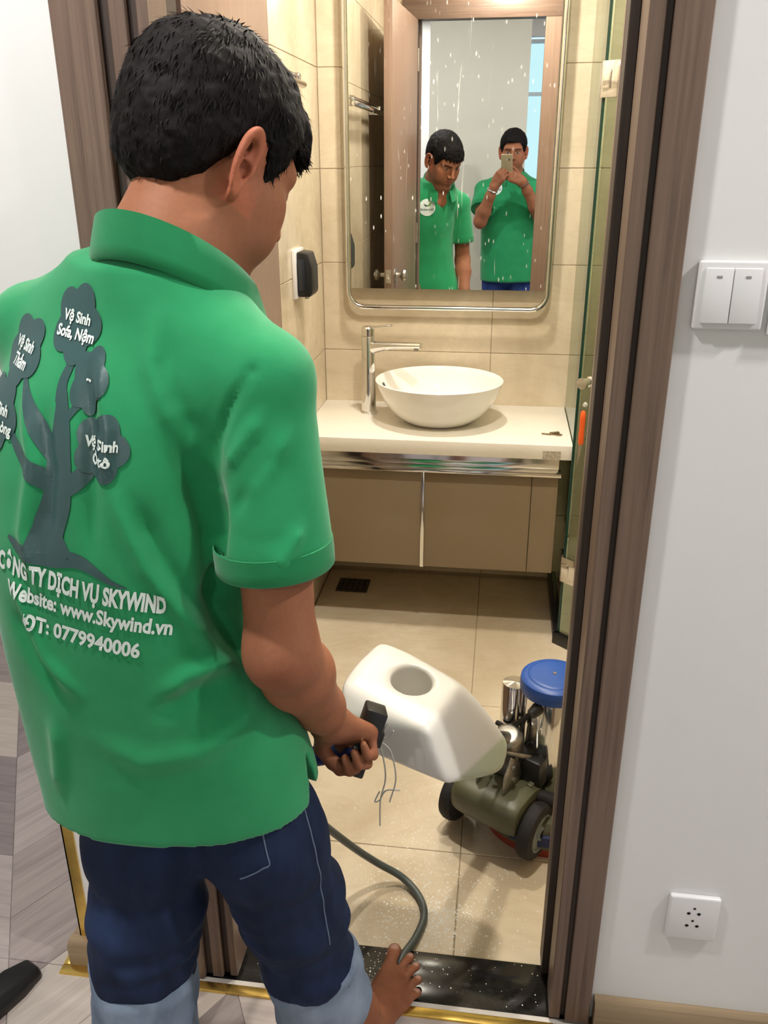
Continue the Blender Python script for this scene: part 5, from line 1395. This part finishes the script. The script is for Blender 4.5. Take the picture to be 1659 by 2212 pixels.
def text_bm(body, size, cx, cy, rot=0.0, sx=1.0, bold=0.0, wid=None, flip=1):
    cu = bpy.data.curves.new('text', 'FONT'); cu.body = body; cu.size = 1.0; cu.align_x = 'CENTER'; cu.align_y = 'CENTER'; cu.offset = bold; cu.resolution_u = 3; cu.fill_mode = 'FRONT'
    o = bpy.data.objects.new('text', cu); COL.objects.link(o); bpy.context.view_layer.update()
    me = o.evaluated_get(bpy.context.evaluated_depsgraph_get()).to_mesh()
    bm = bmesh.new(); bm.from_mesh(me); o.to_mesh_clear()
    bpy.data.objects.remove(o); bpy.data.curves.remove(cu)
    xs = [v_.co.x for v_ in bm.verts]
    if wid: sx = wid / (max(xs) - min(xs)) / size
    mx_ = (max(xs) + min(xs)) / 2
    c_, s_ = math.cos(rot), math.sin(rot)
    for v_ in bm.verts:
        x, y = (v_.co.x - mx_) * size * sx, v_.co.y * size
        v_.co = (flip * (cx + x * c_ - y * s_) if flip > 0 else -(cx + x * c_ - y * s_), cy + x * s_ + y * c_, 0)
    return bm
def blob(cx, cy, rx, ry, k=6, ph=0.0, amp=0.13, n=60):
    out = []
    for a in np.linspace(0, 2 * math.pi, n, endpoint=False):
        r_ = 1 + amp * (abs(math.cos(k * a / 2 + ph)) * 2 - 1)
        out.append((cx + rx * r_ * math.cos(a), cy + ry * r_ * math.sin(a)))
    return out
def ribbon(pts, ws):
    P = spline([(x, y, 0) for x, y in pts], 6); W_ = np.interp(np.linspace(0, 1, len(P)), np.linspace(0, 1, len(ws)), ws)
    L_, R_ = [], []
    for i in range(len(P)):
        t_ = nrm(P[min(i + 1, len(P) - 1)] - P[max(i - 1, 0)]); n_ = V(-t_[1], t_[0])
        L_.append(tuple(P[i][:2] + n_ * W_[i])); R_.append(tuple(P[i][:2] - n_ * W_[i]))
    bm = bmesh.new(); a = [bm.verts.new((x, y, 0)) for x, y in L_]; b_ = [bm.verts.new((x, y, 0)) for x, y in R_]
    for i in range(len(a) - 1): bm.faces.new((a[i], a[i + 1], b_[i + 1], b_[i]))
    return bm
bvw = bvh_of(wk_shirt)
ya = math.radians(8); R0 = V(math.cos(ya), -math.sin(ya), 0); D0 = V(math.sin(ya), math.cos(ya), 0); ORG = V(-0.455, 0.915, 0)
def dec(bm, name, mat, off): return lay(bm, bvw, ORG, R0, D0, wk_shirt, name, mat, off)
# tree: trunk, roots, branches
for pts, ws in (([(-0.012, 1.093), (-0.010, 1.125), (0.002, 1.160), (0.006, 1.200), (0.008, 1.240), (0.004, 1.272)], [0.034, 0.020, 0.019, 0.017, 0.011, 0.006]),
                ([(0.004, 1.262), (0.002, 1.280), (0.008, 1.300), (0.012, 1.318)], [0.008, 0.006, 0.005, 0.003]),
                ([(0.000, 1.205), (-0.022, 1.232), (-0.042, 1.262), (-0.056, 1.282)], [0.012, 0.010, 0.006, 0.003]),
                ([(-0.004, 1.175), (-0.030, 1.192), (-0.052, 1.212), (-0.064, 1.228)], [0.012, 0.010, 0.006, 0.003]),
                ([(0.006, 1.168), (0.026, 1.182), (0.044, 1.198)], [0.009, 0.010, 0.008]),
                ([(0.012, 1.244), (0.024, 1.258), (0.034, 1.268)], [0.004, 0.004, 0.003]),
                ([(-0.066, 1.112), (-0.045, 1.100), (-0.012, 1.094), (0.020, 1.096), (0.040, 1.088), (0.062, 1.073), (0.078, 1.066)], [0.002, 0.009, 0.010, 0.009, 0.006, 0.003, 0.001])):
    dec(ribbon(pts, ws), 'printed_tree', print_dark, 0.0011)
leaves = [((0.004, 1.338), (0.0310, 0.0375), 5, 0.3, ('Vệ Sinh', 'Sofa, Nệm')), ((-0.074, 1.303), (0.0330, 0.0335), 5, 1.0, ('Vệ Sinh', 'Thảm')),
          ((-0.090, 1.240), (0.0320, 0.0365), 5, 0.6, ('Vệ Sinh', 'Văn Phòng')), ((0.036, 1.284), (0.0215, 0.0310), 5, 0.1, ('...',)), ((0.056, 1.219), (0.0285, 0.0330), 5, 0.2, ('Vệ Sinh', 'Ôtô'))]
for (cx, cy), (rx, ry), k, ph, words in leaves:
    dec(poly_bm(blob(cx, cy, rx, ry, k, ph)), 'printed_leaf', print_dark, 0.0016)
    for i, wd in enumerate(words):
        dec(text_bm(wd, 0.0155, cx + 0.001 * i, cy + 0.004 - 0.0165 * i, -0.10, 0.82, 0.034), 'printed_text', print_white, 0.0030)
TR = -0.19
dec(text_bm('CÔNG TY DỊCH VỤ SKYWIND', 0.0300, 0.017, 1.0625, TR, wid=0.205, bold=0.045), 'printed_text', print_white, 0.0016)
dec(text_bm('Website: www.Skywind.vn', 0.0255, 0.024, 1.0330, TR, wid=0.196, bold=0.034), 'printed_text', print_white, 0.0016)
dec(text_bm('ĐT: 0779940006', 0.0255, 0.017, 1.0010, TR, wid=0.140, bold=0.034), 'printed_text', print_white, 0.0016)
# round chest badge
badge_green = plain('badge_green', srgb(120, 170, 80), 0.5); badge_grey = plain('badge_dark_grey', srgb(70, 74, 74), 0.5)
def badge(shirt, bv, org, yaw_, s0, z0, R=0.044):
    y2 = math.radians(yaw_); r1 = V(math.cos(y2), -math.sin(y2), 0); d1 = -V(math.sin(y2), math.cos(y2), 0)
    f = lambda bm, name, mat, off: lay(bm, bv, org, r1, d1, shirt, name, mat, off, 0.009)
    f(poly_bm([(s0 + R * math.cos(a), z0 + R * math.sin(a)) for a in np.linspace(0, 2 * math.pi, 48, endpoint=False)]), 'badge', print_white, 0.0016)
    f(ribbon([(s0 + 0.020, z0 + 0.024), (s0 + 0.012, z0 + 0.014), (s0 + 0.002, z0 + 0.009)], [0.001, 0.0065, 0.002]), 'badge_leaf', badge_green, 0.0026)
    f(ribbon([(s0 - 0.018, z0 + 0.018), (s0 - 0.008, z0 + 0.010), (s0 + 0.004, z0 + 0.009)], [0.001, 0.005, 0.002]), 'badge_leaf', badge_grey, 0.0026)
    f(text_bm('Skywind', 0.018, -s0, z0 - 0.010, 0, wid=0.070, bold=0.01, flip=-1), 'badge_text', badge_grey, 0.0026)
badge(wk_shirt, bvw, V(-0.40, 0.95, 0), 15, -0.058, 1.262)

# --- the photographer, seen in the mirror; the camera looks out of the phone held in front of the face
BENT = [(24, 30, 20), (26, 32, 20), (28, 34, 20), (30, 36, 22)]
def toes_at(ax_, ay_, sgn): return [(V(ax_ + sgn * (-0.032 + 0.018 * i), ay_ + 0.165 - 0.006 * i * i, 0.017), V(ax_ + sgn * (-0.034 + 0.021 * i), ay_ + 0.205 - 0.009 * i * i, 0.012), (0.0135, 0.0100, 0.0095, 0.0090, 0.0086)[i]) for i in range(5)]
pa_r, pa_l = V(0.125, -0.26, 0.085), V(-0.075, -0.26, 0.085)
photog = dict(
    label='man in a green polo shirt and blue jeans photographing the mirror with a phone', yaw=0,
    head=V(0.024, -0.235, 1.545), headrot=(-2, 8, 0), neck=V(0.024, -0.275, 1.415), hres=0.0036, beard=0.1, headscale=1.04,
    shR=V(0.205, -0.29, 1.305), elR=V(0.222, -0.12, 1.150), wrR=V(0.094, -0.050, 1.368),
    shL=V(-0.158, -0.29, 1.305), elL=V(-0.172, -0.12, 1.120), wrL=V(-0.092, -0.055, 1.335),
    handR=(V(-0.88, 0.16, 0.42), V(0.25, 0.95, 0.15), True, BENT, [(0.022, -0.004, 0.022), (0.048, -0.014, 0.040), (0.074, -0.020, 0.052), (0.094, -0.020, 0.056)]),
    handL=(V(0.52, 0.30, 0.80), V(-0.42, 0.88, -0.10), False, BENT, [(0.022, -0.004, 0.022), (0.048, -0.014, 0.036), (0.074, -0.022, 0.040), (0.094, -0.026, 0.038)]),
    ares={'R': 0.004, 'L': 0.004}, yoke=V(0.024, -0.285, 1.365), shr=0.066, sleeve={'R': (0.62, 0.078, (0, 0, 0)), 'L': (0.62, 0.078, (0, 0, 0))},
    rows=[(0.715, 0.028, -0.285, 0.192, 0.140, 0), (0.90, 0.028, -0.280, 0.196, 0.150, 0), (1.08, 0.026, -0.280, 0.198, 0.150, 0), (1.20, 0.024, -0.285, 0.192, 0.138, 0), (1.29, 0.024, -0.285, 0.175, 0.118, 0), (1.36, 0.024, -0.283, 0.125, 0.092, 0), (1.42, 0.024, -0.280, 0.080, 0.078, 0)],
    neckhole=(V(0.024, -0.265, 1.38), V(0.024, -0.25, 1.57)), collar=(V(0.024, -0.272, 1.428), 0.50, 0.074, 0.078), cres=0.0075, strands=2500, fringe=False,
    feet=[dict(args=(pa_r, toes_at(0.125, -0.26, 1), V(0.125, -0.30, 0.03), V(0.125, -0.27, 0.3), [0.048, 0.036, 0.034]), res=0.008),
          dict(args=(pa_l, toes_at(-0.075, -0.26, -1), V(-0.075, -0.30, 0.03), V(-0.075, -0.27, 0.3), [0.048, 0.036, 0.034]), res=0.008)],
    jeans=dict(mat=denim2_m, pelvis=(V(0.026, -0.282, 0.83), (0.170, 0.125, 0.14)), legs=[
        dict(pts=[V(0.108, -0.282, 0.80), V(0.118, -0.275, 0.48), V(0.125, -0.270, 0.14)], r=[0.092, 0.074, 0.062], cut=V(0.125, -0.27, 0.10), cutn=V(0, 0, -1)),
        dict(pts=[V(-0.060, -0.282, 0.80), V(-0.070, -0.275, 0.48), V(-0.075, -0.270, 0.14)], r=[0.092, 0.074, 0.062], cut=V(-0.075, -0.27, 0.10), cutn=V(0, 0, -1))]))
ph_, ph_shirt, ph_jeans, _a, _b, _c2 = make_person('person', photog)
badge(ph_shirt, bvh_of(ph_shirt), V(0.024, -0.28, 0), 0, -0.105, 1.325)
lw, le = photog['wrL'], photog['elL']; la = nrm(lw - le); lu = nrm(np.cross(la, V(0, 1, 0))); lv = np.cross(la, lu); lc = lw - la * 0.022
MB().tube([lc + 0.0305 * (math.cos(a) * lu + math.sin(a) * lv) for a in np.linspace(0, 2 * math.pi, 32, endpoint=False)], 0.006, 8, closed=True).build('wristwatch', M['chrome'], ph_)
rw, re = photog['wrR'], photog['elR']; ra2 = nrm(rw - re); ru = nrm(np.cross(ra2, V(0, 1, 0))); rv2 = np.cross(ra2, ru); rc = rw - ra2 * 0.020
bead = MB()
for a in np.linspace(0, 2 * math.pi, 18, endpoint=False):
    bead.lathe([(0, -0.006), (0.0042, -0.0042), (0.006, 0), (0.0042, 0.0042), (0, 0.006)], rc + 0.0315 * (math.cos(a) * ru + math.sin(a) * rv2), 8)
bead.build('bead_bracelet', plain('brown_wood_beads', srgb(92, 58, 36), 0.4, vary=0.2), ph_)

fr_, fu_, ff_ = V(*right), -V(*down), V(*fwd)
pc = V(0, 0, EYE) - fr_ * 0.016 - fu_ * 0.038 - ff_ * 0.0068
sp_ = thing('smartphone', 'pale gold smartphone held up in front of the photographer face', 'phone')
ph_body = MB().obox(pc, (fr_, fu_, ff_), (0.0365, 0.0710, 0.0038)).build('case', plain('champagne_gold_case', srgb(190, 172, 136), 0.35, 0.4, vary=0.03), sp_, bevel=0.003, seg=3)
MB().lathe([(0.0046, 0), (0.0068, 0), (0.0068, 0.0012), (0.0046, 0.0012)], V(0, 0, EYE) - ff_ * 0.0029, 24, axis=ff_).build('lens_ring', M['black'], sp_)
MB().lathe([(0.0, 0), (0.0030, 0), (0.0030, 0.0008), (0.0, 0.0008)], V(0, 0, EYE) - ff_ * 0.0029 - fr_ * 0.014, 16, axis=ff_).build('flash', M['white'], sp_)
MB().obox(pc - ff_ * 0.0040, (fr_, fu_, ff_), (0.0335, 0.0600, 0.0003)).build('screen', plain('dark_screen', srgb(20, 22, 26), 0.08), sp_)
